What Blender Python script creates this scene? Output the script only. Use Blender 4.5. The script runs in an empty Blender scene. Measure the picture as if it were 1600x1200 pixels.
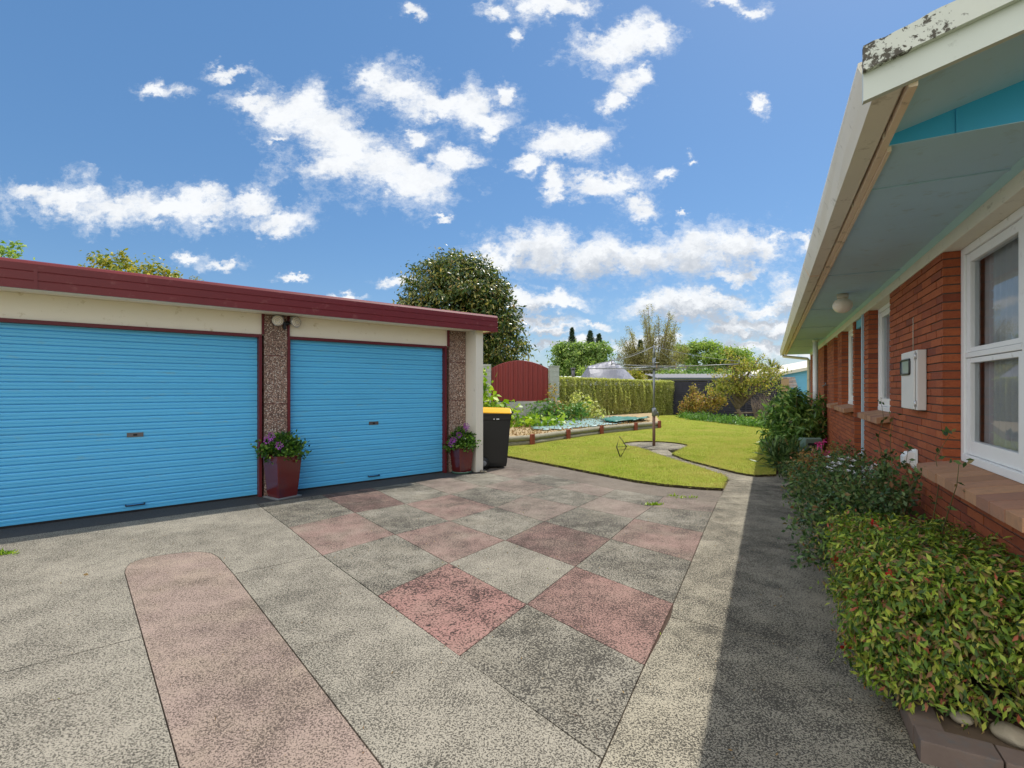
import bpy, bmesh, math, random
import numpy as np
from mathutils import Vector, noise as mnoise

random.seed(7)
RNG = np.random.default_rng(11)
scene = bpy.context.scene
COL = scene.collection

# ------------------------------------------------------------------ camera model used to survey the yard
F, CX, HY, H = 775.0, 800.0, 606.0, 1.4
def G(px, py):
    z = F*H/(py-HY)
    return ((px-CX)/F*z, z)

# house frame: u runs along the wall away from the street, r points into the house
U = (0.4614, 0.8872); R_ = (0.8872, -0.4614)
def HF(t, d, z): return (t*U[0]+d*R_[0], t*U[1]+d*R_[1], z)
# garage frame: g runs along the doors, n points out of the doors
GP = (-1.092, 8.22); GG = (0.7645, 0.6446); GN = (0.6446, -0.7645)
def GF(t, n, z): return (GP[0]+t*GG[0]+n*GN[0], GP[1]+t*GG[1]+n*GN[1], z)
def WF(x, y, z): return (x, y, z)
def rotframe(cx, cy, a, cz=0):
    c, s = math.cos(a), math.sin(a)
    return lambda x, y, z: (cx+x*c-y*s, cy+x*s+y*c, cz+z)

def lin(r, g, b):
    f = lambda c: (c/255/12.92) if c/255 <= .04045 else ((c/255+.055)/1.055)**2.4
    return (f(r), f(g), f(b), 1)

# ------------------------------------------------------------------ objects
def prop(o, label=None, cat=None, group=None, kind=None):
    if label: o['label'] = label
    if cat: o['category'] = cat
    if group: o['group'] = group
    if kind: o['kind'] = kind
    return o
def empty(name, loc, label=None, cat=None, group=None, kind=None):
    o = bpy.data.objects.new(name, None); COL.objects.link(o)
    o.empty_display_size = .2
    o.location = loc
    return prop(o, label, cat, group, kind)
def wloc(o):
    v = Vector((0, 0, 0))
    while o: v += o.location; o = o.parent
    return v
def copy_tree(o, parent=None):
    c = o.copy(); COL.objects.link(c); c.parent = parent
    for ch in list(o.children): copy_tree(ch, c)
    return c

class MB:
    def __init__(s, fr=WF): s.v = []; s.f = []; s.m = []; s.fr = fr; s.sm = []
    def add(s, vs, fs, mi=0, fr=None, smooth=False):
        fr = fr or s.fr; b = len(s.v)
        s.v += [fr(*p) for p in vs]
        for f in fs: s.f.append([b+i for i in f]); s.m.append(mi); s.sm.append(smooth)
        return s
    def box(s, a0, a1, b0, b1, c0, c1, mi=0, fr=None):
        vs = [(x, y, z) for z in (c0, c1) for y in (b0, b1) for x in (a0, a1)]
        return s.add(vs, [(0,2,3,1),(4,5,7,6),(0,1,5,4),(2,6,7,3),(0,4,6,2),(1,3,7,5)], mi, fr)
    def frustum(s, cx, cy, z0, z1, w0, l0, w1, l1, mi=0, fr=None, dx=0, dy=0):
        vs = [(cx-w0/2,cy-l0/2,z0),(cx+w0/2,cy-l0/2,z0),(cx+w0/2,cy+l0/2,z0),(cx-w0/2,cy+l0/2,z0),
              (cx+dx-w1/2,cy+dy-l1/2,z1),(cx+dx+w1/2,cy+dy-l1/2,z1),(cx+dx+w1/2,cy+dy+l1/2,z1),(cx+dx-w1/2,cy+dy+l1/2,z1)]
        return s.add(vs, [(3,2,1,0),(4,5,6,7),(0,1,5,4),(1,2,6,5),(2,3,7,6),(3,0,4,7)], mi, fr)
    def prism(s, poly, z0, z1, mi=0, side=None, fr=None):
        n = len(poly); side = mi if side is None else side
        s.add([(p[0],p[1],z0) for p in poly]+[(p[0],p[1],z1) for p in poly], [list(range(n, 2*n))], mi, fr)
        b = len(s.v)-2*n
        for i in range(n):
            j = (i+1) % n
            s.f.append([b+i, b+j, b+n+j, b+n+i]); s.m.append(side); s.sm.append(False)
        return s
    def tube(s, pts, r, n=8, mi=0, fr=None, cap=True):
        fr = fr or s.fr
        P = [Vector(fr(*p)) for p in pts]; rs = r if isinstance(r, (list, tuple)) else [r]*len(P)
        rings = []; b = len(s.v)
        for i, p in enumerate(P):
            d = (P[min(i+1, len(P)-1)]-P[max(i-1, 0)]).normalized()
            a = d.cross(Vector((0,0,1)) if abs(d.z) < .9 else Vector((1,0,0))).normalized(); c = d.cross(a)
            for k in range(n):
                t = 2*math.pi*k/n
                s.v.append(tuple(p+(a*math.cos(t)+c*math.sin(t))*rs[i]))
        for i in range(len(P)-1):
            for k in range(n):
                k2 = (k+1) % n
                s.f.append([b+i*n+k, b+i*n+k2, b+(i+1)*n+k2, b+(i+1)*n+k]); s.m.append(mi); s.sm.append(True)
        if cap:
            s.f.append([b+k for k in range(n)][::-1]); s.m.append(mi); s.sm.append(False)
            s.f.append([b+(len(P)-1)*n+k for k in range(n)]); s.m.append(mi); s.sm.append(False)
        return s
    def lathe(s, prof, n=20, mi=0, fr=None, smooth=True):
        vs = []; fs = []
        for (r, z) in prof:
            for k in range(n):
                t = 2*math.pi*k/n; vs.append((r*math.cos(t), r*math.sin(t), z))
        for i in range(len(prof)-1):
            for k in range(n):
                k2 = (k+1) % n; fs.append((i*n+k, i*n+k2, (i+1)*n+k2, (i+1)*n+k))
        fs.append(tuple(range(n))[::-1]); fs.append(tuple((len(prof)-1)*n+k for k in range(n)))
        return s.add(vs, fs, mi, fr, smooth)
    def extr(s, prof, t0, t1, mi=0, fr=None, segs=1, jit=0):
        """profile of (b, c) swept along a from t0 to t1, closed"""
        n = len(prof); vs = []; fs = []
        for k in range(segs+1):
            t = t0+(t1-t0)*k/segs
            vs += [(t, p[0]+random.uniform(-jit, jit), p[1]+random.uniform(-jit, jit)) for p in prof]
        for k in range(segs):
            for i in range(n):
                j = (i+1) % n
                fs.append((k*n+i, k*n+j, (k+1)*n+j, (k+1)*n+i))
        fs.append(tuple(range(n))[::-1]); fs.append(tuple(segs*n+i for i in range(n)))
        return s.add(vs, fs, mi, fr)
    def build(s, name, mats, parent=None, bevel=0, recalc=True):
        me = bpy.data.meshes.new(name)
        off = wloc(parent) if parent else Vector((0,0,0))
        me.from_pydata([tuple(Vector(v)-off) for v in s.v], [], s.f)
        mats = mats if isinstance(mats, (list, tuple)) else [mats]
        for m in mats: me.materials.append(m)
        me.polygons.foreach_set('material_index', s.m)
        me.polygons.foreach_set('use_smooth', s.sm)
        if recalc or bevel:
            bm = bmesh.new(); bm.from_mesh(me)
            if recalc: bmesh.ops.recalc_face_normals(bm, faces=bm.faces)
            if bevel:
                es = [e for e in bm.edges if len(e.link_faces) == 2 and e.calc_face_angle(0) > .5]
                bmesh.ops.bevel(bm, geom=es, offset=bevel, segments=2, affect='EDGES', profile=.7, clamp_overlap=True)
            bm.to_mesh(me); bm.free()
        me.update()
        o = bpy.data.objects.new(name, me); COL.objects.link(o)
        if parent: o.parent = parent
        return o

# ------------------------------------------------------------------ materials
class NT:
    def __init__(s, name):
        s.m = bpy.data.materials.new(name); s.m.use_nodes = True
        s.t = s.m.node_tree; s.n = s.t.nodes; s.l = s.t.links
        s.p = s.n['Principled BSDF']; s.out = s.n['Material Output']
    def node(s, typ, **kw):
        n = s.n.new(typ)
        for k, v in kw.items():
            if k[0] == '_': setattr(n, k[1:], v)
            else:
                n.inputs[k.replace('__', ' ')].default_value = v
        return n
    def link(s, a, b): s.l.new(a, b)
    def coord(s, scale=(1,1,1)):
        c = s.n.new('ShaderNodeTexCoord'); m = s.n.new('ShaderNodeMapping')
        m.inputs['Scale'].default_value = scale
        s.link(c.outputs['Object'], m.inputs['Vector']); return m.outputs[0]
    def noise(s, scale, detail=3, rough=.5, vec=None, dist=0):
        n = s.node('ShaderNodeTexNoise', Scale=scale, Detail=detail, Roughness=rough, Distortion=dist)
        s.link(vec if vec is not None else s.coord(), n.inputs['Vector']); return n.outputs['Fac']
    def ramp(s, fac, stops, interp='LINEAR'):
        r = s.n.new('ShaderNodeValToRGB'); r.color_ramp.interpolation = interp
        e = r.color_ramp.elements
        while len(e) < len(stops): e.new(.5)
        for i, (p, c) in enumerate(stops):
            e[i].position = p; e[i].color = c if len(c) == 4 else (*c, 1)
        s.link(fac, r.inputs[0]); return r.outputs[0]
    def mix(s, fac, a, b, mode='MIX'):
        n = s.n.new('ShaderNodeMix'); n.data_type = 'RGBA'; n.blend_type = mode
        for sock, v in ((0, fac), (6, a), (7, b)):
            if hasattr(v, 'is_linked'): s.link(v, n.inputs[sock])
            else: n.inputs[sock].default_value = v if sock == 0 else (v if len(v) == 4 else (*v, 1))
        return n.outputs[2]
    def math(s, op, a, b=0, c=0, clamp=False):
        n = s.n.new('ShaderNodeMath'); n.operation = op; n.use_clamp = clamp
        for i, v in enumerate((a, b, c)):
            if hasattr(v, 'is_linked'): s.link(v, n.inputs[i])
            else: n.inputs[i].default_value = v
        return n.outputs[0]
    def rnd(s): return s.n.new('ShaderNodeNewGeometry').outputs['Random Per Island']
    def bump(s, h, strength=.3, dist=.01):
        b = s.node('ShaderNodeBump', Strength=strength, Distance=dist)
        s.link(h, b.inputs['Height']); s.link(b.outputs[0], s.p.inputs['Normal'])
    def color(s, c):
        if hasattr(c, 'is_linked'): s.link(c, s.p.inputs['Base Color'])
        else: s.p.inputs['Base Color'].default_value = c if len(c) == 4 else (*c, 1)

BW = lambda v: (v, v, v, 1)
def sc(c, k): return (c[0]*k, c[1]*k, c[2]*k, 1)

def painted(name, c, rough=.5, var=.18, vscale=2.5, dirt=None, dirt_amt=.5, bump=.1, bscale=60, metal=0, island=0, dscale=9, stretch=(1,1,1), spec=.5):
    t = NT(name); v = t.coord(stretch)
    n = t.noise(vscale, 5, .6, v)
    col = t.mix(n, sc(c, 1-var), sc(c, 1+var))
    if island:
        col = t.mix(1.0, col, t.ramp(t.rnd(), [(0, BW(1-island)), (1, BW(1+island))]), 'MULTIPLY')
    if dirt:
        d = t.noise(dscale, 8, .7, v)
        col = t.mix(t.ramp(d, [(.62-.14*dirt_amt, BW(0)), (.75, BW(1))]), col, dirt)
    t.color(col); t.p.inputs['Roughness'].default_value = rough; t.p.inputs['Metallic'].default_value = metal
    t.p.inputs['Specular IOR Level'].default_value = spec
    if bump: t.bump(t.noise(bscale, 4, .6, v), bump, .004)
    return t.m

def concrete(name, base, dark, dens=.5, sp=105, warm=None, patch=.35, tone=.16, con=1.0):
    """grey paste with small dark aggregate; dens = share of dark, patch = how blotchy"""
    t = NT(name); v = t.coord()
    big = t.noise(1.1, 5, .62, v); med = t.noise(5.5, 5, .65, v)
    s1 = t.noise(sp, 2.5, .6, v, .5); s2 = t.noise(sp*(.42 if sp < 80 else .55), 3, .6, v, .3); fine = t.noise(sp*3.1, 2, .6, v)
    blot = t.math('MULTIPLY', t.math('SUBTRACT', t.math('ADD', t.math('MULTIPLY', big, .55), t.math('MULTIPLY', med, .45)), .5), patch)
    th1 = t.math('SUBTRACT', t.math('ADD', .52, .30*(.5-dens)), blot)
    m1 = t.math('MULTIPLY', t.math('SUBTRACT', s1, th1), 17, clamp=True)
    th2 = t.math('SUBTRACT', t.math('ADD', .57, .25*(.5-dens)), blot)
    m2 = t.math('MULTIPLY', t.math('SUBTRACT', s2, th2), 14, clamp=True)
    m = t.math('MAXIMUM', t.math('MULTIPLY', m1, .85*con, clamp=True), t.math('MULTIPLY', m2, (.9 if sp < 80 else .85)*con, clamp=True))
    b = t.mix(big, sc(base, 1+tone), sc(base, 1-tone))
    b = t.mix(t.ramp(fine, [(.3, BW(.5)), (.62, BW(0))]), b, sc(base, .68))
    if warm: b = t.mix(t.ramp(t.noise(2.6, 5, .62, v), [(.42, BW(0)), (.75, BW(.75))]), b, warm)
    dk = t.mix(fine, sc(dark, .38), sc(dark, .95))
    t.color(t.mix(m, b, dk)); t.p.inputs['Roughness'].default_value = .93
    t.p.inputs['Specular IOR Level'].default_value = .2
    t.bump(t.math('ADD', t.math('MULTIPLY', m, -.7), t.math('MULTIPLY', fine, .5)), .55, .005)
    return t.m

def leafmat(name, stops, rough=.45, trans=.25, spec=.4):
    t = NT(name)
    c = t.ramp(t.rnd(), stops)
    t.color(c); t.p.inputs['Roughness'].default_value = rough; t.p.inputs['Specular IOR Level'].default_value = spec
    tr = t.n.new('ShaderNodeBsdfTranslucent'); t.link(t.mix(1.0, c, (1.0, 1.1, .5, 1), 'MULTIPLY'), tr.inputs['Color'])
    mx = t.n.new('ShaderNodeMixShader'); mx.inputs[0].default_value = trans
    t.link(t.p.outputs[0], mx.inputs[1]); t.link(tr.outputs[0], mx.inputs[2]); t.link(mx.outputs[0], t.out.inputs[0])
    return t.m

M = {}
M['conc'] = concrete('pebbly_concrete', lin(157, 150, 135), lin(60, 57, 51), .56, 132)
M['conc_d'] = concrete('weathered_concrete', lin(148, 142, 128), lin(42, 40, 37), .62, 104, lin(128, 121, 106), .55)
M['conc_warm'] = concrete('path_concrete', lin(166, 158, 139), lin(52, 50, 46), .60, 136, lin(142, 134, 116), .55)
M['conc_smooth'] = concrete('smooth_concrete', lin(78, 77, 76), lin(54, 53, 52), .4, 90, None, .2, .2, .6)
M['conc_brown'] = concrete('brown_concrete', lin(126, 116, 104), lin(80, 73, 66), .5, 100, lin(110, 100, 88), .4, .2, .7)
M['pink'] = concrete('pink_concrete', lin(146, 122, 112), lin(70, 60, 55), .55, 116, lin(138, 129, 114), .6)
M['pink_b'] = concrete('painted_pink_concrete', lin(152, 116, 107), lin(48, 43, 41), .54, 76, lin(142, 118, 106), .6, .12, 1.0)
M['pink_e'] = concrete('speckled_pink_concrete', lin(150, 119, 109), lin(58, 50, 47), .64, 104, lin(142, 120, 108), .6)
M['pink_d'] = concrete('worn_pink_concrete', lin(136, 111, 102), lin(56, 48, 45), .66, 100, lin(128, 118, 104), .6)
M['pink_f'] = concrete('weathered_pink_concrete', lin(142, 127, 116), lin(74, 66, 60), .53, 116, lin(138, 131, 116), .5)
M['pink_strip'] = concrete('faded_pink_concrete', lin(156, 137, 125), lin(78, 67, 61), .51, 132, lin(152, 138, 119), .45)
M['joint'] = painted('joint_dirt', lin(66, 50, 38), .95, .4, 20, bump=.3)
M['soil'] = painted('soil', lin(92, 76, 60), .95, .45, 8, lin(140, 120, 90), .6, .6, 40)
M['drysoil'] = painted('dry_soil', lin(165, 142, 105), .95, .35, 4, lin(110, 120, 60), .7, .8, 30, dscale=5)
M['red'] = painted('maroon_paint', lin(114, 32, 31), .45, .2, 1.6, lin(140, 78, 72), .35, .05, 40, stretch=(1,1,1))
M['red_frame'] = painted('dark_red_paint', lin(100, 24, 30), .5, .12)
M['redgate'] = painted('gate_red_metal', lin(128, 44, 40), .45, .10)
M['cream'] = painted('cream_paint', lin(246, 238, 218), .6, .05, 1.5, lin(205, 190, 150), .15, .05)
M['cream_wall'] = painted('cream_render', lin(228, 221, 205), .7, .06, 1.5, lin(190, 182, 165), .2, .15)
M['bluedoor'] = painted('blue_door_paint', lin(98, 194, 238), .36, .13, 1.3, lin(128, 186, 204), .22, .03, 30, dscale=5, stretch=(.6,.6,4))
M['doormetal'] = painted('dull_metal', lin(110, 105, 105), .4, .15, metal=.6)
M['black'] = painted('black_plastic', lin(30, 31, 30), .38, .25)
M['yellow'] = painted('yellow_plastic', lin(240, 180, 20), .35, .06)
M['white'] = painted('white_paint', lin(238, 239, 238), .45, .05, 3, lin(180, 178, 170), .12, .06)
M['whitebox'] = painted('meter_box_paint', lin(220, 218, 214), .5, .05)
M['offwhite'] = painted('aged_white_paint', lin(212, 204, 186), .55, .08, 3, lin(150, 138, 112), .30, .1)
M['beam'] = painted('beam_paint', lin(226, 220, 202), .6, .09, 3, lin(160, 150, 128), .3, .12, stretch=(1,1,2))
M['tan'] = painted('tan_gutter_paint', lin(232, 210, 186), .55, .12, 4, lin(120, 100, 78), .35, .1)
M['gutter'] = painted('cream_gutter_paint', lin(232, 226, 212), .45, .08, 3, lin(140, 128, 104), .30, .06)
M['soffit'] = painted('grey_blue_soffit', lin(178, 212, 232), .6, .08, 2, lin(158, 184, 192), .35, .06)
M['aqua'] = painted('aqua_trim', lin(164, 204, 216), .55, .08)
M['teal'] = painted('deep_blue_boards', lin(58, 172, 222), .5, .10)
M['barge'] = painted('pale_barge_paint', lin(200, 206, 198), .5, .10, 4, lin(128, 134, 120), .25, .08)
M['bluetrim'] = painted('pale_blue_trim', lin(178, 208, 224), .5, .08)
M['dark'] = painted('dark_void', lin(34, 32, 32), .9, .2)
M['mortar'] = painted('dark_mortar', lin(92, 78, 68), .95, .3, 30, bump=.4)
M['pebble'] = None
M['galv'] = painted('galvanised_steel', lin(132, 136, 138), .45, .12, 8, metal=.7)
M['bronze'] = painted('brown_steel', lin(118, 88, 74), .5, .2, 8)
M['wire'] = painted('line_wire', lin(112, 114, 118), .5, .1)
M['darkwire'] = painted('dark_rusty_rod', lin(62, 58, 44), .6, .2)
M['log'] = painted('weathered_log', lin(140, 134, 112), .85, .3, 6, lin(88, 84, 68), .6, .5, 30, stretch=(1,1,3))
M['post_red'] = painted('red_brown_post', lin(142, 72, 54), .8, .2)
M['block'] = painted('grey_block', lin(168, 172, 164), .9, .16, 3, lin(205, 208, 200), .4, .4, 30)
M['tarp'] = painted('green_tarp', lin(122, 152, 148), .5, .15, 3, lin(168, 186, 184), .5, .3, 6)
M['tarp_dark'] = painted('dark_green_tarp', lin(30, 105, 88), .5, .15, 3)
M['silver_tarp'] = painted('silver_tarpaulin', lin(132, 132, 142), .55, .2, 2, lin(118, 120, 134), .4, .5, 5, dscale=3)
M['bluewall'] = painted('blue_weatherboard', lin(108, 178, 208), .6, .07)
M['navy'] = painted('navy_wall', lin(42, 58, 82), .7, .1)
M['roofgrey'] = painted('grey_iron_roof', lin(140, 138, 138), .6, .12, 3, lin(120, 118, 118), .4)
M['roofdark'] = painted('dark_iron_roof', lin(80, 92, 98), .5, .12)
M['roofwhite'] = painted('white_roof', lin(225, 225, 222), .5, .05)
M['tile_roof'] = painted('roof_tiles', lin(170, 150, 140), .8, .1, island=.3)
M['fence'] = painted('dark_fence_boards', lin(60, 60, 74), .75, .3, 6, lin(60, 58, 62), .3, .2, island=.2)
M['timber'] = painted('light_timber', lin(170, 142, 108), .8, .2, 6)
M['bark'] = painted('bark', lin(112, 98, 80), .9, .3, 10, lin(150, 140, 122), .4, .6, 30)
M['stem'] = painted('green_stem', lin(92, 88, 52), .8, .25, 10)
M['curb'] = painted('kerb_brick', lin(112, 96, 86), .85, .25, 7, lin(92, 96, 96), .6, .6, 40, island=.15)
M['greenbox'] = painted('grey_green_plastic', lin(104, 130, 120), .5, .1)
M['globe'] = painted('opal_globe', lin(232, 220, 200), .3, .04)
M['silver'] = painted('lamp_reflector', lin(200, 200, 200), .18, .06, metal=.5)
M['planter'] = painted('glazed_oxblood', lin(96, 34, 34), .16, .25, 5, lin(60, 40, 60), .45, .03, 30, dscale=2.2, stretch=(1,1,.4), spec=.7)
M['greensaucer'] = painted('green_saucer', lin(70, 100, 82), .4, .1)
M['greysaucer'] = painted('grey_saucer', lin(140, 142, 142), .5, .1)
M['stone'] = painted('pale_stone', lin(150, 140, 120), .85, .15, 20, bump=.4)
M['curtain'] = None

# brick
t = NT('orange_brick'); v = t.coord()
r = t.rnd()
c = t.ramp(r, [(0, lin(142, 72, 42)), (.3, lin(160, 82, 46)), (.7, lin(172, 93, 52)), (.93, lin(150, 75, 45)), (1, lin(124, 63, 43))])
c = t.mix(t.ramp(t.noise(40, 5, .7, v), [(.45, BW(0)), (.8, BW(.6))]), c, lin(118, 52, 34))
t.color(c); t.p.inputs['Roughness'].default_value = .85; t.bump(t.noise(150, 4, .7, v), .5, .003); M['brick'] = t.m
t = NT('sill_brick'); v = t.coord(); r = t.rnd()
c = t.ramp(r, [(0, lin(150, 110, 82)), (.4, lin(178, 134, 100)), (.75, lin(160, 116, 92)), (1, lin(140, 100, 82))])
c = t.mix(t.ramp(t.noise(30, 6, .7, v), [(.45, BW(0)), (.8, BW(.5))]), c, lin(110, 96, 84))
t.color(c); t.p.inputs['Roughness'].default_value = .8; t.bump(t.noise(120, 4, .7, v), .4, .003); M['sill'] = t.m
# pebble dash
t = NT('pebble_dash'); v = t.coord()
vo = t.node('ShaderNodeTexVoronoi', Scale=70.0); t.link(v, vo.inputs['Vector'])
sep = t.n.new('ShaderNodeSeparateColor'); t.link(vo.outputs['Color'], sep.inputs[0])
pc = t.ramp(sep.outputs[0], [(0, lin(120, 94, 82)), (.4, lin(176, 142, 122)), (.72, lin(200, 170, 150)), (.86, lin(236, 224, 208)), (1, lin(112, 80, 70))])
gap = t.ramp(vo.outputs['Distance'], [(.35, BW(0)), (.7, BW(1))])
t.color(t.mix(gap, pc, lin(96, 76, 66))); t.p.inputs['Roughness'].default_value = .7
t.bump(t.math('SUBTRACT', 1, vo.outputs['Distance']), .8, .01); M['pebble'] = t.m
# barge with peeling paint
t = NT('peeling_barge_paint'); v = t.coord()
geo = t.n.new('ShaderNodeTexCoord'); sx = t.n.new('ShaderNodeSeparateXYZ'); t.link(geo.outputs['Object'], sx.inputs[0])
n1 = t.math('ADD', t.math('MULTIPLY', t.noise(12, 6, .7, v), .6), t.math('MULTIPLY', t.noise(60, 5, .7, v), .4))
base = t.mix(t.noise(5, 4, .5, v), lin(200, 204, 196), lin(214, 216, 206))
fall = t.math('MULTIPLY', t.math('ADD', sx.outputs[0], .80), .42)
fall = t.math('MINIMUM', t.math('MAXIMUM', fall, -.2), .085)
pk = t.math('MULTIPLY', t.math('SUBTRACT', n1, t.math('ADD', .475, fall)), 34, clamp=True)
c = t.mix(pk, base, t.mix(t.noise(50, 4, .7, v), lin(44, 42, 40), lin(104, 98, 84)))
t.color(c); t.p.inputs['Roughness'].default_value = .7; t.bump(t.math('ADD', t.math('MULTIPLY', pk, -1), n1), .4, .004); M['peel'] = t.m
# glass
t = NT('window_glass')
t.n.remove(t.p)
gl = t.n.new('ShaderNodeBsdfGlossy'); gl.inputs['Roughness'].default_value = .01; gl.inputs['Color'].default_value = (.9, .93, .95, 1)
tr = t.n.new('ShaderNodeBsdfTransparent'); tr.inputs['Color'].default_value = (.86, .9, .9, 1)
fr = t.n.new('ShaderNodeFresnel'); fr.inputs['IOR'].default_value = 1.45
mx = t.n.new('ShaderNodeMixShader')
t.link(t.math('MULTIPLY', fr.outputs[0], .75, clamp=True), mx.inputs[0]); t.link(tr.outputs[0], mx.inputs[1]); t.link(gl.outputs[0], mx.inputs[2]); t.link(mx.outputs[0], t.out.inputs[0])
M['glass'] = t.m
# sheer curtain
t = NT('sheer_curtain'); t.color(lin(246, 244, 248)); t.p.inputs['Roughness'].default_value = .9
tr = t.n.new('ShaderNodeBsdfTransparent'); tl = t.n.new('ShaderNodeBsdfTranslucent'); tl.inputs['Color'].default_value = lin(200, 196, 210)
m1 = t.n.new('ShaderNodeMixShader'); m1.inputs[0].default_value = .4; t.link(t.p.outputs[0], m1.inputs[1]); t.link(tl.outputs[0], m1.inputs[2])
m2 = t.n.new('ShaderNodeMixShader'); m2.inputs[0].default_value = .12; t.link(m1.outputs[0], m2.inputs[1]); t.link(tr.outputs[0], m2.inputs[2])
t.link(m2.outputs[0], t.out.inputs[0]); M['curtain'] = t.m
# lawn
t = NT('lawn_turf'); v = t.coord()
a = t.noise(.9, 5, .6, v); b = t.noise(14, 5, .7, v); w = t.noise(220, 2, .5, v)
c = t.ramp(a, [(.30, lin(146, 166, 44)), (.5, lin(164, 172, 66)), (.68, lin(184, 176, 92))])
c = t.mix(t.ramp(b, [(.35, BW(0)), (.75, BW(.6))]), c, lin(134, 152, 42))
c = t.mix(t.ramp(w, [(.4, BW(.5)), (.6, BW(0))]), c, lin(116, 132, 36))
t.color(c); t.p.inputs['Roughness'].default_value = .9; t.p.inputs['Specular IOR Level'].default_value = .1; t.bump(w, .8, .02); M['turf'] = t.m
M['blade'] = leafmat('grass_blades', [(0, lin(138, 160, 44)), (.5, lin(166, 178, 66)), (.8, lin(188, 184, 92)), (1, lin(206, 194, 126))], .6, .45, .15)
t = NT('grass_blade'); v = t.coord(); r = t.rnd()
c = t.ramp(r, [(0, lin(128, 150, 44)), (.5, lin(160, 172, 66)), (.85, lin(188, 184, 94)), (1, lin(206, 190, 128))])
c = t.mix(t.ramp(t.noise(.8, 5, .65, v), [(.38, BW(0)), (.60, BW(.8))]), c, lin(198, 182, 104))
c = t.mix(t.ramp(t.noise(2.2, 4, .6, v, .5), [(.52, BW(0)), (.70, BW(.65))]), c, lin(128, 156, 30))
t.color(c); t.p.inputs['Roughness'].default_value = .6; t.p.inputs['Specular IOR Level'].default_value = .15
tr = t.n.new('ShaderNodeBsdfTranslucent'); t.link(c, tr.inputs['Color']); mx = t.n.new('ShaderNodeMixShader'); mx.inputs[0].default_value = .4
t.link(t.p.outputs[0], mx.inputs[1]); t.link(tr.outputs[0], mx.inputs[2]); t.link(mx.outputs[0], t.out.inputs[0]); M['blade'] = t.m
M['lawn_edge'] = painted('lawn_edge_soil', lin(58, 48, 30), .95, .4, 30, lin(80, 96, 30), .5, .6)
M['field'] = painted('rough_ground', lin(104, 112, 62), .95, .25, .2, lin(130, 124, 80), .5)

# leaf palettes
M['l_nandina'] = leafmat('nandina_leaves', [(0, lin(56, 82, 36)), (.3, lin(92, 124, 44)), (.55, lin(136, 162, 54)), (.72, lin(190, 196, 80)), (.86, lin(130, 112, 74)), (.96, lin(156, 112, 80)), (1, lin(184, 96, 72))], .45, .35)
M['l_rose'] = leafmat('rose_leaves', [(0, lin(48, 74, 44)), (.5, lin(78, 108, 62)), (.85, lin(118, 144, 86)), (1, lin(140, 100, 70))], .4, .3)
M['l_redbush'] = leafmat('bronze_leaves', [(0, lin(96, 104, 52)), (.4, lin(146, 124, 66)), (.75, lin(164, 104, 66)), (1, lin(176, 146, 74))], .5, .3)
M['l_laurel'] = leafmat('laurel_leaves', [(0, lin(62, 96, 46)), (.4, lin(90, 130, 60)), (.8, lin(130, 168, 84)), (1, lin(180, 196, 110))], .35, .3)
M['l_magnolia'] = leafmat('magnolia_leaves', [(0, lin(40, 64, 32)), (.45, lin(74, 98, 46)), (.75, lin(132, 138, 68)), (.93, lin(192, 178, 104)), (1, lin(150, 112, 62))], .3, .3, .5)
M['l_green'] = leafmat('bright_tree_leaves', [(0, lin(92, 124, 60)), (.5, lin(136, 164, 84)), (1, lin(184, 200, 118))], .5, .45)
M['l_willow'] = leafmat('willow_leaves', [(0, lin(120, 116, 72)), (.5, lin(160, 152, 98)), (1, lin(196, 186, 130))], .6, .4)
M['l_spread'] = leafmat('spreading_tree_leaves', [(0, lin(104, 134, 60)), (.5, lin(146, 170, 80)), (1, lin(190, 202, 114))], .5, .5)
M['l_conifer'] = leafmat('conifer_needles', [(0, lin(44, 66, 52)), (1, lin(86, 106, 76))], .6, .2)
M['l_autumn'] = leafmat('yellow_tree_leaves', [(0, lin(96, 120, 34)), (.5, lin(160, 160, 50)), (1, lin(204, 180, 60))], .5, .3)
M['l_hedge'] = leafmat('hedge_leaves', [(0, lin(126, 136, 70)), (.35, lin(176, 180, 98)), (.7, lin(216, 212, 136)), (1, lin(236, 230, 176))], .5, .45)
M['l_vine'] = leafmat('vine_leaves', [(0, lin(76, 116, 26)), (.5, lin(136, 170, 36)), (1, lin(190, 206, 70))], .45, .35)
M['l_shrub'] = leafmat('shrub_leaves', [(0, lin(108, 112, 50)), (.4, lin(160, 146, 66)), (.75, lin(204, 172, 100)), (1, lin(176, 112, 84))], .5, .4)
M['l_fruit'] = leafmat('fruit_tree_leaves', [(0, lin(104, 118, 48)), (.4, lin(150, 156, 64)), (.8, lin(200, 190, 96)), (1, lin(184, 146, 84))], .5, .4)
M['l_cover'] = leafmat('ground_cover_leaves', [(0, lin(60, 104, 36)), (1, lin(130, 168, 78))], .5, .25)
M['l_pot'] = leafmat('geranium_leaves', [(0, lin(30, 60, 20)), (.6, lin(70, 112, 34)), (1, lin(128, 160, 58))], .5, .25)
M['l_far'] = leafmat('far_tree_leaves', [(0, lin(58, 76, 44)), (1, lin(108, 124, 70))], .6, .1)
M['l_palm'] = leafmat('palm_blades', [(0, lin(70, 90, 40)), (1, lin(160, 160, 90))], .5, .2)
M['violet'] = painted('violet_petals', lin(150, 60, 160), .6, .15)
M['pinkpetal'] = painted('pink_petals', lin(226, 74, 150), .6, .15)
M['whitepetal'] = painted('white_petals', lin(225, 225, 225), .6, .05)
M['redleaf'] = painted('red_leaf', lin(190, 40, 44), .5, .15)

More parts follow.
